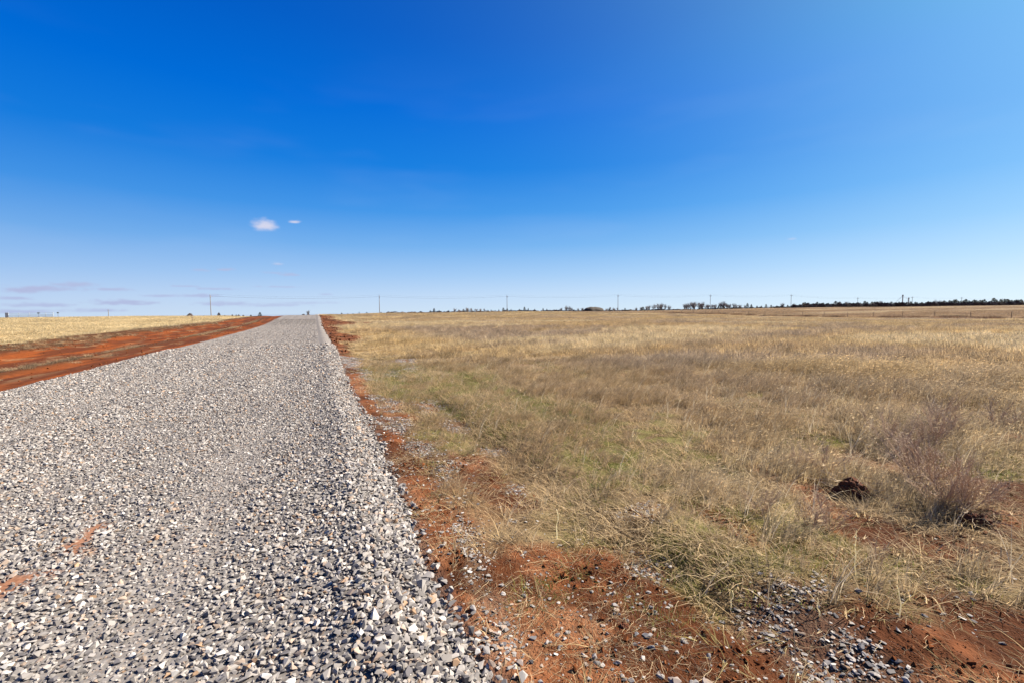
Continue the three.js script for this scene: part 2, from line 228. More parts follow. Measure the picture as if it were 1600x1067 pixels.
const CEDARS = [[-14.0,-144.8,1.1,1.3],[7.4,-144.1,0.8,1],[9.5,-150.3,0.5,1.5],[11.4,-155.7,0.5,1.6],[13.9,-162.5,0.9,0.7],[17.2,-170.5,0.7,1.6],[24.0,-184.8,0.6,1.8],[57.2,-233.8,2.3,1.1],[54.4,-230.5,1.3,1.2],[61.0,-238.3,1.4,1.4],[68.5,-246.2,1.4,1.2],[101.3,-272.0,1.4,1.2],[104.2,-274.0,1.6,0.8],[111.4,-278.7,1.7,0.9],[115.7,-281.4,2.6,1.2],[119.5,-283.7,2.2,1.2],[123.3,-286.0,1.8,1],[129.7,-286.4,1.8,1],[133.7,-286.5,3.1,0.9],[136.6,-286.5,2.2,1],[141.6,-286.5,1.8,1],[148.2,-286.5,2.3,0.9],[151.2,-286.5,1.8,1.2],[158.9,-286.4,1.4,1.6],[177.4,-286.1,1.4,1.2],[180.6,-286.0,1.9,1],[203.2,-285.2,1.9,1.2],[207.7,-285.0,1.5,1.5],[217.3,-284.5,2.4,1.2],[221.9,-284.2,1.5,1.5],[234.3,-284.3,3.0,1.4],[245.2,-286.2,1.5,1.5],[264.0,-288.9,1.8,1.4],[283.4,-291.4,1.6,2],[326.6,-295.8,3.4,1.2],[333.4,-296.4,2.8,1],[349.8,-297.6,1.7,1.6],[356.8,-298.0,1.8,1.4],[365.6,-298.6,4.7,1],[371.0,-298.8,3.6,1.2],[379.1,-299.3,2.4,1.5],[385.4,-299.6,2.4,1.3],[391.9,-299.8,3.6,1],[398.3,-299.4,3.0,1.2],[405.0,-298.5,2.4,1.4],[411.0,-297.6,3.1,1.2],[417.8,-296.7,2.8,1.4],[426.6,-297.0,3.4,1.3327301430526],[428.5,-296.7,2.5,1.2296411093382018],[431.7,-296.3,2.7,1.2220080049048883],[426.0,-289.8,2.7,1.46577561614279],[438.0,-295.3,4.7,1.016061370811544],[440.3,-295.0,5.0,1.4091175670030003],[433.2,-288.7,3.4,1.1327591099111158],[455.1,-301.6,4.6,1.4667466741856412],[447.5,-293.9,3.5,1.2434200810115348],[450.8,-293.4,3.3,1.154238646919634],[444.2,-287.1,3.3,1.0557930878367676],[466.3,-299.9,5.3,1.0682599269697313],[448.9,-286.4,4.0,1.4983673245032674],[450.8,-286.1,3.8,1.1646911737753667],[453.1,-285.8,4.4,1.2806593115263982],[465.8,-291.0,3.5,1.3248974929550414],[459.7,-284.8,4.1,0.9732872411507383],[471.3,-290.2,2.6,1.318375128876911],[464.9,-283.9,3.5,1.073397880740506],[488.8,-295.9,5.8,1.4217039210521152],[480.3,-288.2,4.6,1.4364502047485512],[493.8,-294.8,5.3,0.9953427955417657],[483.8,-287.4,3.1,1.1191144948471143],[487.1,-286.6,3.2,1.4890491897191258],[480.7,-280.3,2.6,0.9331623751094404],[504.9,-292.1,4.0,1.2277380264878315],[495.1,-284.8,2.7,1.2175449518542323],[497.8,-284.1,3.7,1.0451172997302451],[500.3,-283.5,3.7,1.0491515844200656],[503.4,-282.8,4.5,0.9220835801410392],[505.5,-282.3,4.2,1.1502808296816476],[497.4,-276.4,3.5,1.0887100230098257],[523.0,-287.8,6.0,1.291780474725247],[526.0,-287.1,5.0,1.1580645391833244],[529.3,-286.3,3.7,1.2941453999484884],[531.5,-285.7,5.2,1.2928393131556986],[512.1,-272.9,5.0,1.4737674347894956],[515.2,-272.2,5.1,1.3010111295786093],[540.3,-283.6,3.4,1.4811209780101846],[531.0,-276.2,4.1,1.1787457625681426],[523.7,-270.2,4.5,0.9019638160371568],[535.7,-275.1,3.9,1.3859234054525318],[528.5,-269.0,3.2,1.4705752337053544],[541.8,-273.6,5.0,1.2374232073437],[558.0,-279.3,4.4,0.920509889850439],[536.5,-267.1,4.3,1.2648750891124285],[538.2,-266.7,3.4,1.2137917752789067],[563.9,-277.8,5.1,0.9510846061700642],[542.9,-265.6,4.2,1.086701624342638],[569.6,-276.4,4.5,0.968670674781898],[572.8,-275.6,4.6,1.160371950637815],[576.0,-274.9,3.5,1.464429501574573],[554.3,-262.9,4.9,1.3790093223376176],[567.4,-267.4,3.4,0.9895841777021652],[584.0,-272.9,4.7,1.4424434021333414],[572.7,-266.2,4.2,1.2269690846391261],[564.9,-260.3,3.8,0.9454105966719147],[591.8,-270.9,4.4,1.360001958223045],[580.0,-264.4,3.4,1.0879635417942022],[583.2,-263.6,3.6,1.4205156527757394],[599.7,-269.0,5.1,1.0510177363650894],[602.1,-268.4,4.4,1.1600399766082767],[590.4,-261.8,3.5,1.4411479798236069],[581.3,-256.4,4.8,1.429942824364307],[583.7,-255.8,3.6,1.1231361567676328],[586.0,-255.2,3.3,1.214360895526672],[600.5,-259.3,2.9,1.2505012839453105],[592.1,-253.7,3.5,1.481084038256308],[619.5,-264.0,5.7,1.347121007243568],[608.7,-257.3,4.3,1.4566930697311133],[612.1,-256.5,5.6,1.3221536914458252],[614.5,-255.8,5.2,1.2760780358154808],[618.0,-255.0,6.3,1.4817077494449524],[634.5,-260.3,6.6,1.0507700853819801],[622.9,-253.8,5.1,1.118581028599424],[640.1,-258.8,5.1,1.1749172641655357],[629.3,-252.2,5.5,1.4461524639636547],[620.2,-246.8,6.4,1.4355383035702793],[622.2,-246.3,4.1,0.9795856026467457],[650.6,-256.2,5.4,1.2282811524556674],[626.5,-245.2,4.4,1.3507849086676356],[654.8,-255.1,4.9,1.0623770493027123],[657.1,-254.5,6.2,1.3387958414071668],[659.7,-253.9,5.8,1.3316600698887155],[662.2,-253.2,4.8,1.2314123384167914],[638.0,-242.4,5.5,1.190515058521599],[652.6,-246.3,5.7,1.0536423035629245],[655.4,-245.6,6.4,1.0970532424908743],[657.3,-245.1,4.0,1.3057276503100972],[675.9,-249.7,4.4,0.9695797511127092],[679.3,-248.8,4.6,0.9051678142400248],[682.2,-248.1,7.7,1.323874899161876],[685.9,-247.2,6.1,1.0035446219165285],[673.7,-241.0,4.3,1.441847915552872],[691.3,-245.8,6.5,1.1480466780071001],[693.2,-245.3,5.2,1.2473848694173866],[668.4,-234.7,6.5,1.103488012286955],[699.8,-243.6,6.6,1.2950027300815707],[686.3,-237.7,5.8,1.4924663854622349],[705.4,-242.1,5.6,1.19885133289901],[680.7,-231.6,5.1,1.0205091864286076],[683.2,-231.0,5.7,1.3180262460196914],[686.0,-230.3,5.6,0.9428954907232083],[689.0,-229.5,5.8,1.4343668404207888],[719.3,-238.5,5.1,1.1159007813746271]];
const BARE_TREES = [[-1.2,-124.0,1.4,1],[74.1,-254.1,2.6,1],[84.1,-262.2,3.1,1],[87.9,-265.1,2.7,1],[96.3,-271.3,2.4,1],[99.1,-273.3,2.4,1],[168.8,-289.8,4.2,1],[173.1,-289.7,2.8,1],[179.0,-289.5,2.4,1],[182.8,-289.4,2.9,1],[206.7,-288.4,3.4,1],[209.5,-288.3,2.9,1],[242.0,-288.4,4.1,1],[249.4,-289.6,5.1,1],[255.4,-290.5,6.2,1],[261.5,-291.3,5.2,1],[267.6,-292.2,4.2,1],[287.1,-294.6,5.4,1],[293.5,-295.3,6.5,1],[299.2,-295.9,7.1,1],[304.1,-296.4,6.1,1],[309.0,-296.9,6.7,1],[313.9,-297.4,5.0,1],[320.6,-298.0,4.5,1],[325.6,-298.4,5.1,1],[245.0,-288.9,4.6,1],[258.4,-290.9,5.7,1],[290.3,-295.0,6.0,1],[296.7,-295.7,6.6,1],[306.5,-296.7,6.6,1],[317.2,-297.7,4.5,1],[335.0,-299.2,6.9,1],[341.0,-299.6,5.8,1],[349.7,-300.2,5.2,1],[92.3,-268.4,2.4,1],[80.9,-259.6,2.3,1],[77.7,-257.1,1.9,1],[165.1,-289.9,2.8,1],[171.4,-289.7,3.8,1],[203.3,-288.6,2.4,1],[212.9,-288.1,2.9,1],[230.3,-287.1,3.0,1],[235.5,-287.3,3.5,1],[428.5,-298.4,4.4,1],[447.8,-295.4,3.8,1],[332.4,-299.0,6.3,1],[337.5,-299.4,6.9,1],[345.3,-299.9,4.6,1],[353.2,-300.5,4.1,1],[359.3,-300.8,4.1,1],[364.6,-301.2,3.6,1],[415.6,-300.3,5.0,1],[482.7,-289.4,5.8,1],[491.5,-287.4,5.8,1],[528.7,-278.5,6.5,1],[533.2,-277.5,5.9,1],[597.8,-261.7,6.7,1],[604.1,-260.2,6.1,1]];
const SHRUBS = [[27.1,-186.1,0.7,2.885690510818247],[28.7,-189.0,0.6,2.2782962620078746],[30.4,-191.9,0.8,3.9342942943755146],[32.6,-195.6,0.5,3.7886847067670066],[34.8,-199.1,0.7,3.206024748386766],[36.3,-201.5,0.5,4.2401155375361075],[38.8,-205.3,0.6,3.9383018045845875],[40.6,-208.0,0.7,4.136387808188737],[42.5,-210.7,0.7,2.7887728545306416],[44.6,-213.6,0.5,2.8062128685450123],[46.4,-216.1,0.9,2.504523520244079],[48.9,-219.4,0.5,4.468602219962797],[50.7,-221.7,0.5,2.686688357212516],[53.6,-225.3,0.8,4.248273327774463],[55.9,-228.1,0.6,2.9831436531118745],[58.2,-230.8,1.0,2.582878942154931],[60.2,-233.2,0.9,2.4622093359704573],[63.4,-236.7,0.7,3.5046777310850263],[66.1,-239.7,1.0,2.374136812403205],[69.0,-242.3,0.7,3.852049262210373],[70.8,-243.9,0.9,2.616484693856407],[72.8,-245.7,0.6,2.9461599048387916],[75.1,-247.7,1.1,3.5956505473010276],[77.4,-249.7,1.1,2.595311844628179],[79.6,-251.4,1.1,4.388303278157734],[82.5,-253.8,1.1,2.332220290961647],[85.8,-256.4,1.0,3.7365797835728243],[89.1,-259.0,0.7,2.6590310293052126],[91.2,-260.6,0.9,3.456161748174872],[94.1,-262.7,0.8,3.9105338896316137],[97.5,-265.2,1.1,2.287128517902136],[99.8,-266.8,0.8,2.748027877036317],[102.8,-268.9,0.8,3.636737581776098],[105.5,-270.7,0.9,3.828585529754329],[109.3,-273.2,0.8,3.0009381638884185],[113.2,-275.7,0.8,2.2619967443562183],[115.7,-277.3,1.2,3.881960659770049],[119.6,-279.7,1.0,2.2951172164569025],[122.2,-280.9,1.1,3.103498051141132],[124.1,-280.9,0.9,3.2666190021222032],[126.3,-280.9,1.0,2.5134830104493777],[128.0,-281.0,1.2,3.8841538090068077],[130.3,-281.0,0.8,2.8797232402450113],[132.8,-281.1,1.2,3.307784452073915],[135.9,-281.1,1.0,2.616533483718477],[138.5,-281.1,1.1,3.578208931125971],[141.3,-281.2,0.7,3.2050018104323517],[144.3,-281.2,0.8,2.2981700234721703],[146.3,-281.2,0.9,3.2008368499717506],[148.5,-281.2,1.1,2.591228118381607],[150.8,-281.2,1.1,3.4519923606256335],[154.1,-281.2,1.3,2.7934141335837612],[156.3,-281.2,1.1,3.4513864453873957],[158.7,-281.2,1.3,2.6529243024954168],[161.2,-281.1,0.8,4.231106300976842],[164.0,-281.1,1.4,2.529501750078545],[166.9,-281.1,1.1,2.3183020199760316],[170.0,-281.0,1.3,2.3852200637097254],[173.3,-280.9,1.2,3.59047560202465],[176.1,-280.9,0.9,2.3317381365519876],[178.7,-280.8,1.3,2.6809473371357333],[181.3,-280.8,0.9,3.7891856441887066],[184.7,-280.7,1.3,2.8620424375920357],[187.3,-280.6,0.7,3.4175322002759154],[190.6,-280.5,1.3,2.365708092305619],[193.2,-280.4,0.8,3.1762566798514325],[196.6,-280.3,0.9,4.145155276048488],[200.1,-280.2,1.3,2.664476218409892],[203.6,-280.0,1.4,4.496746908234957],[205.6,-279.9,0.8,2.870305468853788],[208.4,-279.8,1.0,2.4127090730037573],[211.5,-279.7,1.2,3.6498031039544436],[214.3,-279.5,1.1,3.7865138034747043],[216.4,-279.4,1.1,2.511639645328015],[218.6,-279.3,1.3,2.945945612947773],[221.1,-279.2,1.0,3.5506683651082502],[223.4,-279.1,1.2,2.3619236080655113],[227.1,-279.0,0.9,3.965627376931479],[230.8,-279.6,1.1,2.8997225944964704],[234.0,-280.2,1.3,3.4069210859667542],[237.7,-280.8,1.0,3.6371480274246757],[240.6,-281.3,1.1,3.6983137110945643],[244.4,-281.9,1.2,3.511377290815215],[247.4,-282.4,1.5,3.772806440438152],[251.6,-283.0,1.5,3.238856760935319],[255.0,-283.6,1.0,2.927422030290722],[258.3,-284.0,1.0,2.6808874437720127],[262.0,-284.6,1.0,3.047481524786948],[266.2,-285.2,1.1,4.185755942284683],[270.7,-285.8,1.1,4.119179033835508],[273.8,-286.2,0.9,4.4881426380075435],[276.6,-286.5,0.8,4.194334249712028],[279.3,-286.9,1.3,3.4783914253903845],[282.6,-287.3,1.0,4.424510443826796],[286.3,-287.7,1.0,3.215356419099491],[290.8,-288.3,1.1,2.404803238738381],[295.5,-288.8,0.9,2.3274211014411756],[298.3,-289.1,1.6,3.198603624647726],[303.0,-289.6,1.3,4.442158482671625],[306.7,-290.0,1.1,3.7689903594930114],[309.5,-290.3,1.2,3.946421985109571],[313.8,-290.7,1.3,4.354738225187835],[317.8,-291.0,1.5,3.102569073160318],[320.9,-291.3,1.2,2.6846624108241324],[323.9,-291.6,1.1,2.490258061081957],[328.0,-291.9,1.5,3.9433376079305247],[333.2,-292.4,1.2,3.739882394751751],[338.5,-292.8,1.2,4.30146895255927],[341.8,-293.0,1.6,4.226572776316286],[347.3,-293.4,1.6,3.834864443700379],[351.5,-293.7,1.5,4.2206266881750105],[356.1,-294.0,1.4,4.325972056268543],[359.9,-294.3,1.2,2.281738272280375],[365.3,-294.6,1.4,3.7473606979348477],[369.1,-294.8,1.1,3.301023929061201],[374.6,-295.1,1.2,3.170485670202776],[378.9,-295.3,1.6,2.4850193011570094],[384.4,-295.6,1.0,3.807993949139952],[389.6,-295.7,1.4,3.906184676464293],[392.7,-295.3,1.1,3.0277636740466294],[395.9,-294.9,1.6,3.4975818887821593],[400.0,-294.3,1.8,3.9784346340551995],[404.3,-293.7,1.8,4.336167660994446],[408.6,-293.1,1.3,3.36914842936819],[412.9,-292.5,1.6,4.269705440649437],[417.2,-291.9,1.5,2.784980074775235],[409.2,-284.9,3.0,1.7175846906661931],[412.2,-284.5,2.7,1.9643060188671106],[416.6,-283.9,3.2,1.2359382629516202],[420.8,-283.3,3.9,1.323850550146999],[425.1,-282.7,4.0,1.6594843520557285],[428.4,-282.2,2.8,1.25073158762271],[432.0,-281.7,3.8,1.7105936482118826],[435.1,-281.2,3.9,1.2504986378217369],[439.1,-280.7,3.0,1.2043445816853036],[442.2,-280.2,4.0,1.3758243260094922],[445.0,-279.8,3.5,1.4792110518530484],[448.9,-279.2,3.6,1.766258423054485],[453.5,-278.5,3.3,1.707996533508842],[456.3,-278.0,3.1,1.2768831494900834],[460.4,-277.0,3.3,1.768447941879181],[464.6,-276.1,3.4,1.3654975277896895],[467.6,-275.4,3.5,1.5098864577218665],[470.3,-274.8,4.1,1.7115019662215172],[474.4,-273.9,4.1,1.780384057198733],[478.5,-272.9,3.9,1.5424202830366331],[482.6,-272.0,4.2,1.2860160718609932],[485.5,-271.3,3.1,1.5645891042525588],[489.7,-270.4,3.6,1.884183761127462],[492.9,-269.6,3.7,1.3976058534104414],[496.7,-268.7,3.2,1.2059411839682448],[500.1,-267.9,3.7,1.9049207133101937],[503.2,-267.2,4.3,1.8493026442482803],[506.2,-266.5,4.0,1.9483436043993514],[510.6,-265.5,3.9,1.5123090127806242],[514.3,-264.6,3.9,1.6904702294298333],[517.2,-263.9,4.2,1.632589898962364],[520.0,-263.3,3.3,1.2644836217488808],[523.5,-262.5,3.0,1.6237606168217276],[526.7,-261.7,4.2,1.8150255427398676],[529.7,-261.0,4.1,1.6656544113093654],[532.9,-260.3,4.3,1.2050602620958972],[536.3,-259.5,3.8,1.3301120027069882],[540.0,-258.6,4.3,1.4748540994596326],[544.0,-257.6,3.2,1.9804003804363595],[548.6,-256.6,3.1,1.8116605768683662],[551.9,-255.8,2.9,1.3687399339006285],[556.0,-254.8,3.6,1.6236451645058143],[559.0,-254.1,3.2,1.4921563004147969],[562.7,-253.2,4.2,1.5594034931919631],[566.0,-252.4,4.4,1.7522680625909985],[570.2,-251.4,4.2,1.5876932041197525],[573.5,-250.6,3.1,1.7259585097765238],[577.7,-249.6,4.4,1.9354567563192062],[581.4,-248.7,3.7,1.9719176319676972],[584.3,-248.0,3.5,1.6363831585611557],[588.3,-247.0,3.9,1.326691027778648],[592.0,-246.1,3.2,1.5071454017276695],[595.2,-245.3,3.4,1.7015277161735738],[598.7,-244.5,3.2,1.575029210537265],[602.8,-243.5,3.4,1.4175897379746356],[606.5,-242.6,4.1,1.2291078134569955],[610.6,-241.5,3.0,1.911906221818135],[613.8,-240.8,4.3,1.2271594138795197],[617.6,-239.8,3.4,1.8208048342883387],[622.0,-238.8,3.2,1.2412313503347832],[626.3,-237.7,3.6,1.4982095137179101],[629.8,-236.8,3.6,1.6612359584988836],[633.4,-235.9,3.2,1.5771613920154244],[638.2,-234.7,4.2,1.7746691628297304],[643.0,-233.6,3.7,1.4898266218158613],[647.4,-232.4,3.1,1.8132416557105222],[650.6,-231.7,4.0,1.611073515784269],[655.0,-230.6,3.1,1.7372412604562333],[659.6,-229.4,3.1,1.7468879384525584],[663.1,-228.5,4.2,1.9829431341080712],[665.9,-227.8,3.7,1.5994730959344265],[670.9,-226.6,4.5,1.223004049713624],[674.0,-225.8,3.7,1.843240230255181],[678.6,-224.6,3.9,1.9370982703504331],[-39.9,-190.5,1.1,1.6],[-29.7,-180.8,1.2,0.8],[-27.2,-175.3,0.4,1.3],[-24.0,-168.0,0.7,0.6],[-22.4,-164.4,0.6,0.7],[-21.4,-162.0,0.6,1],[-19.7,-157.9,0.5,1],[-16.9,-150.8,0.5,1],[-2.4,-117.6,0.4,2],[-1.4,-117.5,0.5,1.5]];
const FENCE = [[120.9,-41.4],[125.9,-130.8]];
const MOUND = [188.4,-283.5];
const LEGS = [[758.1,-369.3],[783.9,-374.5]];
const POSTS = [[-17.3,-83.8],[12.8,-90.3]];
const ROUND = [[-138.9,-332.5],[-129.2,-328.3]];
const FARPOLE = [-136.9,-418.8];
const CORRAL = [[-93.4,-203.9],[-78.9,-197.6]];
const BANKS = [[626.5,-241.0],[652.2,-235.3]];
const LOOSE = [[1.54,-2.14,0.031],[1.5,-2.05,0.031],[1.56,-2.0,0.031],[1.43,-1.95,0.0372],[1.52,-1.92,0.0248],[1.6,-1.83,0.031],[0.91,-1.89,0.0372],[1.38,-1.71,0.031],[1.42,-1.68,0.0372],[1.39,-1.61,0.0372],[1.11,-1.66,0.0372],[1.19,-1.59,0.031],[1.14,-1.57,0.0186],[1.02,-1.57,0.0248],[0.75,-1.67,0.055799999999999995],[0.78,-1.76,0.0434],[0.74,-1.88,0.031],[0.75,-1.96,0.0372],[0.95,-1.83,0.031],[1.04,-1.82,0.0248],[1.32,-1.48,0.031],[1.35,-1.42,0.055799999999999995],[1.41,-1.38,0.055799999999999995],[1.13,-2.13,0.0248],[0.92,-2.32,0.031],[0.72,-2.88,0.0434],[0.67,-3.16,0.0372],[0.66,-1.86,0.0496],[0.7,-2.17,0.0434],[1.6,-1.83,0.0248],[2.07,-1.65,0.031],[1.86,-1.3,0.0372],[1.83,-1.4,0.0248],[2.01,-1.19,0.0434],[2.66,-1.44,0.0372],[3.28,-1.22,0.031],[2.93,-1.19,0.0248],[3.15,-1.23,0.031],[1.42,-1.69,0.0372],[1.39,-1.61,0.0372],[1.32,-1.47,0.031],[1.34,-1.42,0.0496],[1.42,-1.38,0.0434],[1.47,-1.36,0.0496],[1.51,-1.33,0.031],[2.29,-1.22,0.0372],[2.26,-1.03,0.0372],[2.53,-1.19,0.031],[2.91,-1.33,0.0248],[2.94,-0.97,0.0248],[2.36,-1.73,0.031],[3.04,-1.13,0.0248],[2.27,-1.12,0.0248]];
const BIG = [[0.47,-2.67,0.085],[0.55,-2.55,0.09],[0.48,-2.42,0.085],[0.34,-2.73,0.05],[0.52,-2.25,0.06]];
const CLODS = [[4.15,-2.33,0.34,0.2],[4.35,-1.62,0.26,0.13],[4.6,-1.64,0.2,0.1],[1.37,-1.79,0.07,0.035]];
const WEEDS = [[4.76,-2.12,0.62],[4.45,-1.84,0.6],[4.43,-1.72,0.5],[5.15,-2.38,0.5],[3.29,-1.97,0.34],[3.11,-2.0,0.3],[4.42,-2.72,0.38],[4.38,-2.94,0.35],[6.03,-3.01,0.5],[7.23,-3.06,0.55],[8.03,-2.85,0.5],[3.05,-1.55,0.2],[3.08,-2.35,0.3],[5.85,-2.83,0.5],[6.12,-2.69,0.55],[5.03,-2.16,0.5],[4.74,-1.9,0.5],[4.55,-1.73,0.4],[6.51,-2.78,0.5],[7.01,-2.84,0.5],[4.75,-1.69,0.35]];
const STALKS = [[2.8,-1.53,0.3],[2.33,-1.44,0.1],[2.66,-1.25,0.16],[1.51,-2.74,0.22],[2.03,-1.72,0.12]];
function fenceSide(x, z) { const [[ax, az], [bx, bz]] = FENCE, ex = bx - ax, ez = bz - az, l = Math.hypot(ex, ez); return ((x - ax) * -ez + (z - az) * ex) / l; }

// ───────────────────────── ground sheet ─────────────────────────
function steps(from, to, origin, least, rate) {
  const a = []; let p = origin; while (p < to) { a.push(p); p += Math.max(least, rate * Math.abs(p - origin)); } a.push(to);
  const b = []; p = origin; while (p > from) { p -= Math.max(least, rate * Math.abs(p - origin)); b.push(Math.max(p, from)); }
  return [...b.reverse(), ...a];
}
const GX = steps(-1800, 2200, 1.2, 0.03, 0.03), GZ = steps(-2600, 60, -1.6, 0.03, 0.03);
const snap = (g, v) => g.reduce((best, q, i) => Math.abs(q - v) < Math.abs(g[best] - v) ? i : best, 0);
const blocks = [[-1.5, 9, -7.5, 1.5], [-24, 40, -36, 6], [-110, 170, -210, 12], null].map((b) => b && [snap(GX, b[0]), snap(GX, b[1]), snap(GZ, b[2]), snap(GZ, b[3])]);
const texOf = (data, w, h, srgb) => { const t = new THREE.DataTexture(data, w, h, THREE.RGBAFormat); if (srgb) t.colorSpace = THREE.SRGBColorSpace; t.magFilter = t.minFilter = THREE.LinearFilter; t.wrapS = t.wrapT = THREE.RepeatWrapping; t.needsUpdate = true; return t; };
// tiling soil relief
const soilBump = (() => { const N = 512, d = new Uint8Array(N * N * 4); for (let y = 0; y < N; y++) for (let x = 0; x < N; x++) { const u = x / N, v = y / N; let s = 0; for (const [f, a] of [[16, 0.4], [32, 0.3], [64, 0.3]]) { const fx = u * f, fy = v * f, ix = Math.floor(fx), iy = Math.floor(fy), tx = fx - ix, ty = fy - iy, q = (i, j) => TBL[(((i % f) + f) % f) + f * 3 | ((((j % f) + f) % f) + f) << 8]; const U = tx * tx * (3 - 2 * tx), V = ty * ty * (3 - 2 * ty); s += a * lerp(lerp(q(ix, iy), q(ix + 1, iy), U), lerp(q(ix, iy + 1), q(ix + 1, iy + 1), U), V); } const c = s * 255; d.set([c, c, c, 255], (y * N + x) * 4); } return texOf(d, N, N, false); })();
const groundGroup = new THREE.Group(); groundGroup.name = 'ground'; groundGroup.userData = { kind: 'structure', label: 'gently rolling prairie ground of red soil and thatch', category: 'ground' }; scene.add(groundGroup);
{
  const nx = GX.length, nz = GZ.length, H = new Float32Array(nx * nz);
  for (let j = 0; j < nz; j++) for (let i = 0; i < nx; i++) { const x = GX[i], z = GZ[j]; let h = height(x, z); const r = inRoad(x, z); if (r > -0.25) h = Math.min(h, broad(x, z)) - 0.14 * sm(-0.12, 0.35, r); H[j * nx + i] = h; }
  const inside = (b, i, j) => i >= b[0] && i < b[1] && j >= b[2] && j < b[3];
  blocks.forEach((b, k) => {
    const id = new Map(), pos = [], uv = [], col = [], idx = [];
    const get = (i, j) => {
      const key = j * nx + i; let v = id.get(key); if (v !== undefined) return v;
      v = pos.length / 3; id.set(key, v); pos.push(GX[i], H[key], GZ[j]);
      if (b) uv.push((GX[i] - GX[b[0]]) / (GX[b[1]] - GX[b[0]]), (GZ[j] - GZ[b[2]]) / (GZ[b[3]] - GZ[b[2]]));
      else { uv.push(GX[i] / 40, GZ[j] / 40); const c = groundColour(GX[i], GZ[j], false); col.push(c[0], c[1], c[2]); }
      return v;
    };
    for (let j = b ? b[2] : 0; j < (b ? b[3] : nz - 1); j++) for (let i = b ? b[0] : 0; i < (b ? b[1] : nx - 1); i++) {
      if (blocks.slice(0, k).some((q) => inside(q, i, j))) continue;
      const p = get(i, j), q = get(i + 1, j), r = get(i, j + 1), s = get(i + 1, j + 1); idx.push(p, r, q, q, r, s);
    }
    const g = new THREE.BufferGeometry(); g.setAttribute('position', new THREE.Float32BufferAttribute(pos, 3)); g.setAttribute('uv', new THREE.Float32BufferAttribute(uv, 2)); g.setIndex(idx); 
    const m = new THREE.MeshPhysicalMaterial({ roughness: 1, metalness: 0, specularIntensity: 0.12 });
    if (b) {
      const N = k === 2 ? 1024 : 1792, d = new Uint8Array(N * N * 4), x0 = GX[b[0]], x1 = GX[b[1]], z0 = GZ[b[2]], z1 = GZ[b[3]];
      for (let v = 0; v < N; v++) { const z = z0 + (z1 - z0) * (v + 0.5) / N; for (let u = 0; u < N; u++) { const c = groundColour(x0 + (x1 - x0) * (u + 0.5) / N, z, k < 2), o = (v * N + u) * 4; d[o] = toSrgb(c[0]) * 255; d[o + 1] = toSrgb(c[1]) * 255; d[o + 2] = toSrgb(c[2]) * 255; d[o + 3] = 255; } }
      m.map = texOf(d, N, N, true);
      if (k === 0) { const t = soilBump.clone(); t.repeat.set((x1 - x0) / 0.42, (z1 - z0) / 0.42); m.bumpMap = t; m.bumpScale = 0.012; }
    } else { g.setAttribute('color', new THREE.Float32BufferAttribute(col, 3)); m.vertexColors = true; }
    g.computeVertexNormals();
    const mesh = new THREE.Mesh(g, m); mesh.name = ['soil_foreground', 'soil_verge', 'soil_field', 'soil_plain'][k]; mesh.userData.kind = 'structure'; mesh.receiveShadow = true; groundGroup.add(mesh);
  });
}
// ───────────────────────── gravel road sheet ─────────────────────────
const lane = (x, z) => { let t = 0; for (const c of [-0.75, -2.25, -3.55, -5.05]) t = Math.max(t, Math.exp(-((x - c - 0.25 * (fbm(z * 0.09, c, 2) - 0.5)) ** 2) / 0.075)); return t * (0.55 + 0.45 * sm(0.35, 0.6, fbm(x * 0.7, z * 0.22 + 31, 2))); };
const streak = (x, z) => 0.5 + 0.9 * (fbm(x * 2.6, z * 0.035 + 60, 4) - 0.5) + 0.5 * (fbm(x * 8, z * 0.06, 2) - 0.5);
const redSpot = raster([[[-1.50, -4.15], [-1.36, -3.95], [-1.42, -3.62], [-1.58, -3.7]], [[-1.66, -3.5], [-1.52, -3.4], [-1.60, -3.2], [-1.72, -3.3]]], -3, 0, -5.5, -2, 0.04, 0.07, 0.45);
const roadGroup = new THREE.Group(); roadGroup.name = 'gravel_road'; roadGroup.userData = { kind: 'structure', label: 'straight grey crushed stone road running to the horizon', category: 'road' }; scene.add(roadGroup);
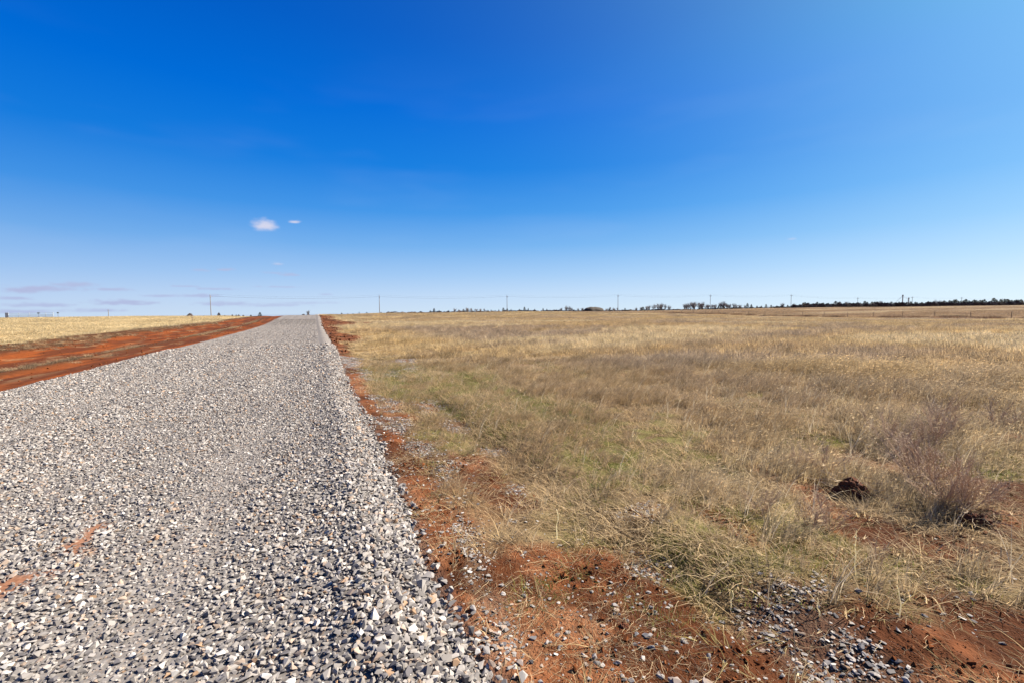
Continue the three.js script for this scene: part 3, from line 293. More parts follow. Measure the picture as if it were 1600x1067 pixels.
for (const [zA, zB, W, H, name] of [[-11, 6, 2048, 2048, 'roadbed_foreground'], [-150, -11, 1024, 2048, 'roadbed_distance']]) {
  const zs = steps(-150, 6, -2, 0.05, 0.022).filter((z) => z > zA && z < zB), NX = 64, pos = [], uv = [], idx = []; zs.unshift(zA); zs.push(zB);
  for (const z of zs) for (let i = 0; i <= NX; i++) { const a = roadL(z) - 0.06, b = roadR(z) + 0.06, x = lerp(a, b, i / NX); pos.push(x, roadTop(x, z), z); uv.push((x + 6.6) / 8, (z - zA) / (zB - zA)); }
  for (let j = 0; j < zs.length - 1; j++) for (let i = 0; i < NX; i++) { const p = j * (NX + 1) + i; idx.push(p, p + NX + 1, p + 1, p + 1, p + NX + 1, p + NX + 2); }
  const g = new THREE.BufferGeometry(); g.setAttribute('position', new THREE.Float32BufferAttribute(pos, 3)); g.setAttribute('uv', new THREE.Float32BufferAttribute(uv, 2)); g.setIndex(idx); g.computeVertexNormals();
  const d = new Uint8Array(W * H * 4), r = rng(5), near = zA > -20;
  for (let v = 0; v < H; v++) for (let u = 0; u < W; u++) {
    const x = -6.6 + 8 * (u + 0.5) / W, z = zA + (zB - zA) * (v + 0.5) / H, s = streak(x, z), q = near ? 0.35 * r() + 0.65 * vn(x * 70, z * 70) : r(), k = (near ? 0.5 + 0.85 * q : 0.62 + 0.75 * q) * (0.84 + 0.26 * s + 0.16 * lane(x, z)), w = r() < 0.12 ? 1 : 0, o = (v * W + u) * 4;
    let cr = 0.152 * k, cg = 0.138 * k, cb = 0.129 * k; if (w) { cr *= 1.15; cg *= 0.98; cb *= 0.85; }
    const red = near ? redSpot(x, z) : 0; if (red > 0) { cr = lerp(cr, 0.20 * k, red); cg = lerp(cg, 0.095 * k, red); cb = lerp(cb, 0.055 * k, red); }
    d[o] = toSrgb(cr) * 255; d[o + 1] = toSrgb(cg) * 255; d[o + 2] = toSrgb(cb) * 255; d[o + 3] = 255;
  }
  const t = texOf(d, W, H, true); t.wrapS = t.wrapT = THREE.ClampToEdgeWrapping;
  const m = new THREE.Mesh(g, new THREE.MeshPhysicalMaterial({ map: t, roughness: 1, specularIntensity: 0.15 })); m.name = name; m.userData.kind = 'structure'; m.receiveShadow = true; roadGroup.add(m);
}

// ───────────────────────── helpers for things ─────────────────────────
const used = new Map();
function numbered(n) { const k = used.get(n) ?? 0; used.set(n, k + 1); return k ? n + '_' + String(k).padStart(3, '0') : n; }
function tag(o, name, label, category, group, kind) { o.name = numbered(name); o.userData = { label, category }; if (group) o.userData.group = group; if (kind) o.userData.kind = kind; scene.add(o); return o; }
function part(parent, name, geometry, material) { const m = new THREE.Mesh(geometry, material); m.name = name; m.castShadow = m.receiveShadow = true; parent.add(m); return m; }
function stuff(name, label, category) { const g = new THREE.Group(); return tag(g, name, label, category, null, 'stuff'); }
function copies(parent, name, geometry, material, list) {       // list of {x,y,z,q|ry,s|[sx,sy,sz],c}
  if (!list.length) return;
  const im = new THREE.InstancedMesh(geometry, material, list.length), M = new THREE.Matrix4(), P = new THREE.Vector3(), Q = new THREE.Quaternion(), S = new THREE.Vector3(), E = new THREE.Euler();
  list.forEach((k, i) => { P.set(k.x, k.y, k.z); if (k.e) Q.setFromEuler(E.set(...k.e)); else Q.setFromAxisAngle(UPV, k.ry ?? 0); Array.isArray(k.s) ? S.set(...k.s) : S.setScalar(k.s ?? 1); im.setMatrixAt(i, M.compose(P, Q, S)); if (k.c) im.setColorAt(i, k.c); });
  im.name = name; im.userData.kind = 'stuff'; im.castShadow = im.receiveShadow = true; parent.add(im); return im;
}
const UPV = new THREE.Vector3(0, 1, 0);
class Builder {        // triangles with colour
  constructor() { this.p = []; this.c = []; this.n = 0; }
  tri(a, b, c, k = [1, 1, 1]) { this.p.push(...a, ...b, ...c); this.c.push(...k, ...k, ...k); }
  limb(a, b, r0, r1, n = 4, k = [1, 1, 1]) {
    const A = new THREE.Vector3(...a), B = new THREE.Vector3(...b), d = B.clone().sub(A).normalize(), u = new THREE.Vector3(Math.abs(d.y) > 0.9 ? 1 : 0, Math.abs(d.y) > 0.9 ? 0 : 1, 0).cross(d).normalize(), v = d.clone().cross(u);
    const at = (P, r, t) => [P.x + r * (u.x * Math.cos(t) + v.x * Math.sin(t)), P.y + r * (u.y * Math.cos(t) + v.y * Math.sin(t)), P.z + r * (u.z * Math.cos(t) + v.z * Math.sin(t))];
    for (let i = 0; i < n; i++) { const t0 = i / n * 2 * Math.PI, t1 = (i + 1) / n * 2 * Math.PI; this.tri(at(A, r0, t0), at(A, r0, t1), at(B, r1, t0), k); if (r1 > 1e-5) this.tri(at(B, r1, t0), at(A, r0, t1), at(B, r1, t1), k); }
  }
  blade(x, y, z, az, h, reach, w, curl, segs, k) {      // a bent tapering leaf
    const cx = Math.cos(az), sz = Math.sin(az), px = -sz, pz = cx; let prev = null;
    for (let i = 0; i <= segs; i++) {
      const t = i / segs, o = reach * t * (0.35 + 0.65 * t), yy = h * (t - curl * t * t), ww = w * 0.5 * (1 - t * 0.92), X = x + cx * o, Z = z + sz * o, L = [X - px * ww, y + yy, Z - pz * ww], R = [X + px * ww, y + yy, Z + pz * ww];
      if (prev) { this.tri(prev[0], prev[1], R, k); if (i < segs) this.tri(prev[0], R, L, k); }
      prev = [L, R];
    }
  }
  geometry() { const g = new THREE.BufferGeometry(); g.setAttribute('position', new THREE.Float32BufferAttribute(this.p, 3)); g.setAttribute('color', new THREE.Float32BufferAttribute(this.c, 3)); g.computeVertexNormals(); return g; }
}
// whether a spot can be seen, with a few metres to spare for a camera a step aside
function inView(x, z, pad = 1.5) {
  const f = Math.sin(YAW) * x - Math.cos(YAW) * z, r = Math.cos(YAW) * x + Math.sin(YAW) * z;
  return f > 0.7 && Math.abs(r) < f * 1.16 + pad;
}

// ───────────────────────── crushed stone ─────────────────────────
function stoneGeometry(seed, flat) {
  const r = rng(seed), pts = []; for (let i = 0; i < 11; i++) { const t = r() * 6.283, u = r() * 2 - 1, s = Math.sqrt(1 - u * u), k = 0.78 + 0.3 * r(); pts.push(new THREE.Vector3(Math.cos(t) * s * k * (1 + 0.3 * r()), u * k * flat, Math.sin(t) * s * k * 0.85)); }
  const g = new ConvexGeometry(pts); g.scale(0.5, 0.5, 0.5); return g;
}
const stoneShapes = []; for (let i = 0; i < 10; i++) stoneShapes.push(stoneGeometry(100 + i, [0.62, 0.8, 0.5, 0.72, 0.9][i % 5]));
const stoneMat = new THREE.MeshPhysicalMaterial({ color: 0xffffff, roughness: 0.92, specularIntensity: 0.3 });
function stoneColour(r) {
  const q = r(), k = 0.66 + 0.62 * r();
  const b = q < 0.48 ? [0.203, 0.184, 0.170] : q < 0.70 ? [0.273, 0.248, 0.229] : q < 0.82 ? [0.102, 0.094, 0.096] : q < 0.92 ? [0.242, 0.186, 0.148] : q < 0.945 ? [0.250, 0.163, 0.104] : [0.351, 0.329, 0.307];
  return C(b[0] * k, b[1] * k, b[2] * k);
}
{
  const lists = stoneShapes.map(() => []), r = rng(11);
  const put = (x, z, y, s, flat = 1) => { const t = 0.9 * flat; lists[Math.floor(r() * 10)].push({ x, y, z, e: [(r() - 0.5) * t, r() * 6.283, (r() - 0.5) * t], s: flat < 1 ? [s * 1.1, s * 0.62, s * 1.1] : s, c: stoneColour(r) }); };
  let z = 0;
  // the roadway, stone by stone as far as single stones can be told apart
  for (let zz = 0.4; zz > -24;) {
    const d = Math.max(1.5, -zz), step = zz > -7 ? 0.0215 : 0.0215 + 0.0016 * (-zz - 7);
    for (let x = -6; x < 1.1; x += step) {
      const X = x + (r() - 0.5) * step * 1.3, Z = zz + (r() - 0.5) * step * 1.3, i = inRoad(X, Z);
      if (i < -0.05 - 0.12 * r() * r() || !inView(X, Z, 0.6)) continue;
      if (redSpot(X, Z) * 0.8 > 0.25 + 0.75 * r()) continue;
      const edge = sm(0.6, 0.1, i) * (X > -2 ? 1 : 0.3), u = r(), fine = sm(0.35, 0.8, streak(X, Z));
      const ln = lane(X, Z), s = step * lerp(lerp(0.9, 1.05, edge), 2.35 + 0.35 * edge, Math.pow(u, 2.6 + 0.7 * ln)) * (1 - 0.12 * fine - 0.15 * ln) * (0.85 + 0.3 * fbm(X * 1.3, Z * 1.3 + 7, 2));
      put(X, Z, roadTop(X, Z) + s * (0.02 + (0.26 - 0.12 * ln) * r()) * (1 + 0.35 * edge), s);
    }
    zz -= step;
  }
  // bigger pieces thrown along the right edge
  for (let k = 0; k < 900; k++) { const Z = -1 - 11 * Math.pow(r(), 1.6), X = roadR(Z) - 0.5 * Math.pow(r(), 1.3) + 0.08; const s = 0.04 + 0.035 * r() * r(); put(X, Z, surface(X, Z) + s * 0.22, s); }
  // washed-out stone on the verge
  for (let X = 0.3; X < 5; X += 0.0165) for (let Z = -18; Z < 0.2; Z += (Z < -6 ? 0.03 : 0.0165)) {
    const g = mGravel(X, Z), sp = mSparse(X, Z) * 0.09 + sm(1.5, 0.6, X - roadR(Z)) * 0.05 + 0.012 * sm(0.5, 0.7, fbm(X * 2, Z * 2, 2)); const p = Math.max(g * 0.85 * sm(0.2, 0.55, fbm(X * 5, Z * 5, 2)), sp * 0.5); if (r() > p || inRoad(X, Z) > 0 || !inView(X, Z, 0.5)) continue;
    const x = X + (r() - 0.5) * 0.03, zq = Z + (r() - 0.5) * 0.03, s = (0.010 + 0.026 * Math.pow(r(), 2.2)) * (Z < -6 ? 1.4 : 1); put(x, zq, height(x, zq) + s * 0.10, s, 0.4);
  }
  const g = stuff('gravel', 'loose grey crushed stone covering the road and its washed-out verge', 'gravel');
  lists.forEach((l, i) => copies(g, 'crushed_stone', stoneShapes[i], stoneMat, l));
  // farther along the road stones come in square-metre patches
  const tiles = []; for (let t = 0; t < 4; t++) { const gs = []; for (let k = 0; k < 420; k++) { const q = stoneShapes[Math.floor(r() * 10)].clone(), s = 0.035 + 0.05 * r() * r(); q.rotateY(r() * 6.283); q.scale(s, s, s); q.translate(r() - 0.5, s * 0.12, r() - 0.5); const c = stoneColour(r), n = q.attributes.position.count, a = new Float32Array(n * 3); for (let i = 0; i < n; i++) a.set([c.r, c.g, c.b], i * 3); q.setAttribute('color', new THREE.BufferAttribute(a, 3)); q.deleteAttribute('uv'); gs.push(q); } tiles.push(mergeGeometries(gs)); }
  const tl = [[], [], [], []]; for (let zz = -24.4; zz > -80; zz -= 1) for (let x = -5.2; x < 0.6; x += 0.97) { if (inRoad(x, zz) > 0.25) tl[Math.floor(r() * 4)].push({ x, y: roadTop(x, zz), z: zz, ry: Math.floor(r() * 4) * Math.PI / 2 }); }
  const tm = new THREE.MeshPhysicalMaterial({ vertexColors: true, roughness: 0.92, specularIntensity: 0.3 });
  tl.forEach((l, i) => copies(g, 'crushed_stone', tiles[i], tm, l));
  console.log('stones', lists.reduce((a, l) => a + l.length, 0));
}
// crumbs of red soil
{
  const r = rng(21), shapes = [0, 1, 2, 3].map((i) => stoneGeometry(300 + i, 0.8)), lists = [[], [], [], []];
  for (let X = 0.4; X < 8; X += 0.018) for (let Z = -8; Z < 0.3; Z += 0.018) {
    const b = bareness(X, Z); if (b < 0.3 || inRoad(X, Z) > -0.02 || !inView(X, Z, 0.4)) continue;
    const cl = sm(0.45, 0.7, fbm(X * 4, Z * 4 + 9, 3)); if (r() > 0.16 + 0.5 * cl) continue;
    const x = X + (r() - 0.5) * 0.03, z = Z + (r() - 0.5) * 0.03, s = 0.005 + 0.009 * r() * r() + 0.03 * Math.pow(r(), 14) * (0.4 + cl), k = 0.7 + 0.6 * r(); lists[Math.floor(r() * 4)].push({ x, z, y: height(x, z) + s * 0.1, e: [r() * 6, r() * 6, r() * 6], s, c: C(0.115 * k, 0.038 * k, 0.0135 * k) });
  }
  for (let k = 0; k < 5000; k++) { const z = -9 - 60 * r(), x = -6.2 - 8.6 * r(); if (!inView(x, z)) continue; const s = 0.015 + 0.10 * Math.pow(r(), 9), q = 0.7 + 0.6 * r(); lists[k % 4].push({ x, z, y: height(x, z) + s * 0.15, e: [r() * 6, r() * 6, r() * 6], s, c: C(0.11 * q, 0.033 * q, 0.011 * q) }); }
  for (let k = 0; k < 1800; k++) { const z = -18 - 85 * r(), x = 0.7 + 7 * r() * r(); if (mFar(x, z) < 0.3) continue; const s = 0.03 + 0.16 * Math.pow(r(), 4), q = 0.5 + 0.6 * r(); lists[k % 4].push({ x, z, y: height(x, z) + s * 0.2, e: [r() * 6, r() * 6, r() * 6], s, c: C(0.12 * q, 0.042 * q, 0.018 * q) }); }
  const g = stuff('soil_crumbs', 'crumbs and small clods of red soil on the bare verge', 'soil'), m = new THREE.MeshPhysicalMaterial({ color: 0xffffff, roughness: 1, specularIntensity: 0.12 });
  lists.forEach((l, i) => copies(g, 'soil_crumb', shapes[i], m, l));
}

// ───────────────────────── grass ─────────────────────────
const bladeMat = new THREE.MeshPhysicalMaterial({ vertexColors: true, roughness: 0.95, side: THREE.DoubleSide, transmission: 0.45, thickness: 0, specularIntensity: 0.2 });
const WIND = YAW * 0 + 0.25;       // most stems lean this way in plan (angle from +x towards +z)
function tuft(seed, n, rad, h0, h1, w, lean, splay, segs = 2, seedHeads = 0) {
  const r = rng(seed), b = new Builder();
  for (let i = 0; i < n; i++) {
    const a = r() * 6.283, q = rad * Math.sqrt(r()), x = Math.cos(a) * q, z = Math.sin(a) * q, h = lerp(h0, h1, r()), k = 0.36 + 0.74 * r() + (r() < 0.2 ? 0.3 : 0), t = (r() - 0.5) * 0.2;
    const az = r() < lean ? WIND + (r() - 0.5) * 1.3 : a + (r() - 0.5) * 1.2, reach = h * splay * (0.25 + 1.1 * r()), col = [k * (1 + t * 0.3), k, k * (1 - t)];
    b.blade(x, -0.01, z, az, h, reach, w * (0.45 + 1.1 * r() * r() + 0.15), 0.15 + 0.45 * r(), segs, col);
    if (r() < seedHeads) { const o = reach, yy = h * 0.7; for (let s = 0; s < 3; s++) b.blade(x + Math.cos(az) * o * 0.8, yy, z + Math.sin(az) * o * 0.8, az + (r() - 0.5) * 0.6, 0.03, 0.05, w * 1.1, 0.5, 1, [1.15, 1.1, 1.0]); }
  }
  return b.geometry();
}
const PAL = { gold: [0.58, 0.42, 0.205], straw: [0.68, 0.55, 0.34], tan: [0.46, 0.325, 0.18], mauve: [0.39, 0.30, 0.22], olive: [0.26, 0.235, 0.07], green: [0.165, 0.195, 0.035], brown: [0.265, 0.168, 0.10] };
const HSH = (i, j) => TBL[((i * 73 + j * 151 + 9999) & 255) | (((j * 37 + i * 91 + 777) & 255) << 8)];
function clumped(x, z, cell) {       // 1 at the heart of a bunch of grass, 0 in the gaps
  const u = x / cell, v = z / cell, iu = Math.floor(u), iv = Math.floor(v); let b = 9;
  for (let i = -1; i <= 1; i++) for (let j = -1; j <= 1; j++) { const a = HSH(iu + i, iv + j), c = HSH(iv + j + 31, iu + i + 17), k = 0.7 + 0.7 * HSH(iu + i + 5, iv + j + 71); b = Math.min(b, Math.hypot(u - iu - i - a, v - iv - j - c) / k); }
  return sm(0.62, 0.22, b);
}
function grassColour(x, z, r) {
  const ve = verge(x, z), n = fbm(x * 0.16 + 3, z * 0.16, 4), m = fbm(x * 0.07 - 8, z * 0.11 + 2, 3), q = r(), c = [...PAL.gold], to = (p, t) => { for (let i = 0; i < 3; i++) c[i] += (p[i] - c[i]) * t; };
  to(PAL.tan, sm(0.62, 0.35, n) * 0.7); to(PAL.straw, sm(0.52, 0.72, m) * 0.8);
  to(PAL.mauve, sm(0.53, 0.66, fbm(x * 0.12 + 40, z * 0.2, 3)) * 0.75 * sm(4, 9, x));
  if (x > 0) { to(PAL.mauve, mWeed(x, z) * 0.7 * r()); to(PAL.olive, ve * 0.3 * r() * sm(0.4, 0.6, fbm(x * 0.5, z * 0.5 + 60, 3))); to(PAL.tan, ve * 0.45); }
  if (x < -10) { to(PAL.straw, 0.75); to([0.68, 0.54, 0.30], 0.6); }
  if (x > 20 && fenceSide(x, z) > 0) { to(PAL.brown, 0.55 + 0.2 * sm(0.4, 0.6, n)); to(PAL.straw, 0.6 * sm(0.58, 0.66, fbm(x * 0.01, z * 0.05, 3))); }
  const k = 0.58 + 0.8 * q; return C(c[0] * k, c[1] * k, c[2] * k);
}
function tallness(x, z) { return lerp(1.0, 0.6, verge(x, z)) * (0.7 + 0.6 * fbm(x * 0.45, z * 0.45 + 5, 3)) * lerp(0.6, 1, sm(0.8, 3.5, x - roadR(z))); }
{
  const r = rng(31), tall = [], mat = [], green = [], wisp = [];
  for (let i = 0; i < 5; i++) tall.push(tuft(500 + i, 32, 0.07, 0.12, 0.44, 0.007, 0.7, 1.0, 3, 0.08));
  for (let i = 0; i < 5; i++) mat.push(tuft(520 + i, 34, 0.16, 0.03, 0.13, 0.0065, 0.3, 2.1, 2));
  for (let i = 0; i < 3; i++) green.push(tuft(540 + i, 60, 0.10, 0.02, 0.065, 0.004, 0.1, 0.9, 2));
  for (let i = 0; i < 4; i++) wisp.push(tuft(560 + i, 5, 0.05, 0.35, 0.62, 0.006, 0.85, 1.0, 4, 0.5));
  const L = (n) => Array.from({ length: n }, () => []), lt = L(5), lm = L(5), lg = L(3), lw = L(4);
  const seedTuft = (x, z) => {
    const b = bareness(x, z), g = mGreen(x, z), ve = verge(x, z), open = 1 - b; if (inRoad(x, z) > -0.12) return;
    const y = height(x, z), clump = clumped(x, z, 0.62) * sm(0.32, 0.52, fbm(x * 1.1 + 2, z * 0.55, 3) + 0.1 * (1 - ve)), T = tallness(x, z), band = lerp(1, sm(0.34, 0.56, fbm(x * 2.6 + 8, z * 0.55, 3)), ve * 0.75);
    const pm = open * band * (0.5 + 0.5 * sm(0.38, 0.6, fbm(x * 2.3 + 50, z * 2.3, 2))); if (r() < pm * 0.75) lm[Math.floor(r() * 5)].push({ x, y, z, ry: r() * 6.283, s: [1, 0.7 + 0.8 * r(), 1], c: grassColour(x, z, r).lerp(C(...PAL.tan), 0.45) });
    const pt = open * (clump + 0.06 + 0.1 * (1 - ve)); if (r() < pt * 0.95) { const s = T * (0.6 + 0.5 * r() + 0.45 * clump); lt[Math.floor(r() * 5)].push({ x, y, z, ry: (r() - 0.5) * 1.4, s: [s, s, s], c: grassColour(x, z, r) }); }
    if (r() < Math.max(g * 1.0 * (0.5 + open), open * 0.5 * ve * sm(0.45, 0.62, fbm(x * 1.1 + 70, z * 1.1, 3))) && x > 0) lg[Math.floor(r() * 3)].push({ x, y, z, ry: r() * 6.283, s: 0.7 + 0.7 * r(), c: C(...PAL.green).lerp(C(...PAL.olive), r()) });
    if (r() < open * 0.075 * (1.3 - 0.7 * ve) + b * 0.002) lw[Math.floor(r() * 4)].push({ x, y, z, ry: (r() - 0.5) * 1.2, s: 0.5 + 0.45 * r(), c: C(0.68, 0.56, 0.37) });
    if (b > 0.5 && r() < 0.05) lm[Math.floor(r() * 5)].push({ x, y, z, ry: r() * 6.283, s: [0.5 + 0.5 * r(), 0.35 + 0.3 * r(), 0.5 + 0.5 * r()], c: C(...PAL.tan).lerp(C(...PAL.olive), r() * 0.8) });
  };
  for (let X = 0.5; X < 17; X += 0.085) for (let Z = -14.5; Z < 0.4; Z += 0.085) { const x = X + (r() - 0.5) * 0.1, z = Z + (r() - 0.5) * 0.1; if (inView(x, z, 0.8) && Math.hypot(x, z) < 15) seedTuft(x, z); }
  // middle distance: wider patches of coarser blades
  const mid = [], far = []; for (let i = 0; i < 6; i++) mid.push(tuft(600 + i, 80, 0.30, 0.10, 0.44, 0.015, 0.6, 0.85, 2, 0.05)); for (let i = 0; i < 6; i++) far.push(tuft(640 + i, 230, 1.9, 0.12, 0.46, 0.022, 0.5, 0.8, 2));
  const ml = L(6), fl = L(6);
  const crest = (x, z) => { const a = Math.atan2(x, -z) * 57.3; return a < -8 ? 230 : a < 3 ? 125 : a < 10 ? 200 : a < 20 ? 290 : a < 40 ? 400 : 760; };
  for (let X = -62; X < 62; X += 0.3) for (let Z = -62; Z < 2; Z += 0.3) {
    const x = X + (r() - 0.5) * 0.34, z = Z + (r() - 0.5) * 0.34, d = Math.hypot(x, z); if (d < 13.5 + r() * 1.5 || d > 58 + 5 * r() || (x > -12 && x < 0.7) || !inView(x, z, 2)) continue;
    if (d > 30 && r() < 0.45) continue;
    const b = bareness(x, z); if (r() < b || inRoad(x, z) > -0.3) continue; const cl = clumped(x, z, 1.0); if (r() > 0.4 + 0.6 * cl) continue; const s = tallness(x, z) * (0.35 + 0.4 * r() + 0.75 * cl) * (x > 0 && x < 2.2 ? 0.6 : 1); ml[Math.floor(r() * 6)].push({ x, y: height(x, z) - 0.01, z, ry: (r() - 0.5) * 1.6, s: [1, s, 1], c: grassColour(x, z, r) });
  }
  for (let X = -330; X < 800; X += 1.5) for (let Z = -640; Z < 60; Z += 1.5) {
    const d = Math.hypot(X, Z); if (d < 55 || d > crest(X, Z) || !inView(X, Z, 6)) continue; if (r() > clamp(60 / d, 0.07, 0.8)) continue;
    const x = X + (r() - 0.5) * 1.5, z = Z + (r() - 0.5) * 1.5; if (r() < bareness(x, z) || (x > -13 && x < 0.9)) continue; const w = 1 + sm(120, 400, d) * 2; fl[Math.floor(r() * 6)].push({ x, y: height(x, z) - 0.02, z, ry: (r() - 0.5) * 1.6, s: [w, 0.7 + 0.5 * r(), w], c: grassColour(x, z, r) });
  }
  for (let k = 0; k < 2600; k++) { const z = -9 - 75 * Math.pow(r(), 1.3), e = bankEdge(z), q = r(), x = q < 0.35 ? -8.3 + (r() - 0.5) * 1.0 : q < 0.8 ? e + 2.6 * r() : -7 - 8 * r(); if (!inView(x, z, 2) || fbm(x * 0.8, z * 0.25 + 77, 3) < 0.5) continue; ml[Math.floor(r() * 6)].push({ x, y: height(x, z) - 0.01, z, ry: r() * 6.28, s: [0.5, 0.25 + 0.35 * r(), 0.5], c: C(...PAL.tan).lerp(C(0.16, 0.10, 0.06), r()) }); }
  const g = stuff('dry_grass', 'dry golden prairie grass covering the open field', 'grass');
  lt.forEach((l, i) => copies(g, 'grass_tuft', tall[i], bladeMat, l)); lm.forEach((l, i) => copies(g, 'grass_thatch', mat[i], bladeMat, l)); lw.forEach((l, i) => copies(g, 'seed_stem', wisp[i], bladeMat, l)); ml.forEach((l, i) => copies(g, 'grass_tuft', mid[i], bladeMat, l)); fl.forEach((l, i) => copies(g, 'grass_tuft', far[i], bladeMat, l));
  const gg = stuff('green_grass', 'short new green grass among the dead stems', 'grass'); lg.forEach((l, i) => copies(gg, 'green_blades', green[i], bladeMat, l));
  // straw lying on the bare soil
  const straws = [0, 1, 2, 3].map((i) => { const q = rng(700 + i), b = new Builder(); let p = [0, 0.004, 0], a = 0; for (let k = 0; k < 5; k++) { a += (q() - 0.5) * 0.7; const n = [p[0] + 0.045 * Math.cos(a), 0.004 + 0.012 * q(), p[2] + 0.045 * Math.sin(a)]; b.limb(p, n, 0.0011, 0.0009, 3); p = n; } return b.geometry(); });
  const ls = L(4); for (let k = 0; k < 60000; k++) { const x = 0.7 + 6.5 * Math.pow(r(), 1.2), z = 0.2 - 5.2 * r(); if (!inView(x, z, 0.3) || inRoad(x, z) > -0.02 || bareness(x, z) < 0.4 || r() > 0.35 + sm(0.4, 0.65, fbm(x * 2.3, z * 2.3 + 90, 3))) continue; const q = 0.5 + 0.8 * r(); ls[k % 4].push({ x, y: height(x, z) + 0.003, z, e: [(r() - 0.5) * 0.25, r() * 6.283, (r() - 0.5) * 0.25], s: 0.15 + 0.7 * r() * r(), c: C(0.40 * q, 0.295 * q, 0.17 * q) }); }
  const lit = stuff('straw_litter', 'scattered broken straw lying on the bare red soil', 'straw'), sm_ = new THREE.MeshStandardMaterial({ vertexColors: true, roughness: 0.9 }); ls.forEach((l, i) => copies(lit, 'straw', straws[i], sm_, l));
  console.log('grass', [lt, lm, lg, lw, ml, fl, ls].map((q) => q.reduce((a, l) => a + l.length, 0)).join(' '));
}
// ───────────────────────── things ─────────────────────────
const mat = (r, g, b, rough = 0.9, extra = {}) => new THREE.MeshPhysicalMaterial({ color: C(r, g, b), roughness: rough, specularIntensity: 0.4, ...extra });
function copyOf(o, name, label, category, group, x, y, z, ry, s) { const c = o.clone(); tag(c, name, label, category, group); c.position.set(x, y, z); c.rotation.y = ry; c.scale.set(...s); return c; }
// single stones lying on the soil, and the biggest at the road's edge
{
  const r = rng(41), mats = [[0.195, 0.178, 0.17], [0.24, 0.222, 0.208], [0.14, 0.132, 0.133], [0.22, 0.178, 0.155]].map((c) => mat(...c, 0.9));
  for (const [x, z, s] of LOOSE) { const m = new THREE.Mesh(stoneShapes[Math.floor(r() * 10)], mats[Math.floor(r() * 4)]); m.castShadow = m.receiveShadow = true; tag(m, 'loose_stone', 'single grey stone lying loose on the red soil of the verge', 'stone', 'loose stones on the red soil'); m.position.set(x, surface(x, z) + s * 0.2, z); m.rotation.set((r() - 0.5) * 0.5, r() * 6.283, (r() - 0.5) * 0.5); m.scale.set(s * 1.15, s * 0.85, s); }
  BIG.forEach(([x, z, s], i) => { const m = new THREE.Mesh(stoneShapes[i * 2], mats[[2, 0, 1, 1, 0][i]]); m.castShadow = m.receiveShadow = true; tag(m, 'edge_stone', 'large angular grey stone on the heaped gravel edge of the road', 'stone', 'largest stones along the gravel edge'); m.position.set(x, surface(x, z) + s * 0.36, z); m.rotation.set(0.3 * r(), r() * 6.283, 0.3 * r()); m.scale.setScalar(s); });
}
// clods of turned soil
{
  const cm = mat(0.085, 0.029, 0.013, 1), labels = ['large dark red clod of turned soil with roots in the grass', 'dark red soil clod beside the tallest dry weeds', 'crumbled dark red soil heap on the bare ground by the weeds', 'small dark soil lump on the bare red verge'];
  CLODS.forEach(([x, z, w, h], i) => {
    const r = rng(60 + i), t = new THREE.Group(); tag(t, 'soil_clod', labels[i], 'clod'); t.position.set(x, height(x, z) - 0.01, z);
    const g = new THREE.IcosahedronGeometry(1, 9), p = g.attributes.position;
    for (let k = 0; k < p.count; k++) { const X = p.getX(k), Y = p.getY(k), Z = p.getZ(k), f = 0.72 + 0.5 * fbm(X * 2.2 + Y * 1.9 + i * 9, Z * 2.2 - Y * 2.1, 4) - 0.12 * sm(0.45, 0.7, fbm(X * 7 + Y * 5, Z * 7 - Y * 6, 2)); p.setXYZ(k, X * f * w * 0.42, Y * f * h * 0.8, Z * f * w * 0.42); }
    g.computeVertexNormals(); part(t, 'clod', g, cm); for (let q = 0; q < 14; q++) { const a = r() * 6.283, R = w * (0.3 + 0.35 * r()), c = part(t, 'crumb', stoneShapes[q % 10], cm); c.position.set(Math.cos(a) * R, 0.012, Math.sin(a) * R); c.rotation.set(r() * 6, r() * 6, r() * 6); c.scale.setScalar(w * (0.06 + 0.14 * r() * r())); }
    if (i < 3) { const b = new Builder(); for (let k = 0; k < 16; k++) { const a = r() * 6.283, l = w * (0.3 + 0.35 * r()); let q = [Math.cos(a) * w * 0.3, h * (0.3 + 0.6 * r()), Math.sin(a) * w * 0.3]; for (let j = 0; j < 3; j++) { const n = [q[0] + Math.cos(a + (r() - 0.5)) * l / 3, q[1] + (r() - 0.4) * l / 3, q[2] + Math.sin(a + (r() - 0.5)) * l / 3]; b.limb(q, n, 0.0022, 0.0014, 3); q = n; } } part(t, 'roots', b.geometry(), mat(0.36, 0.27, 0.18)).userData.kind = 'stuff'; }
  });
}
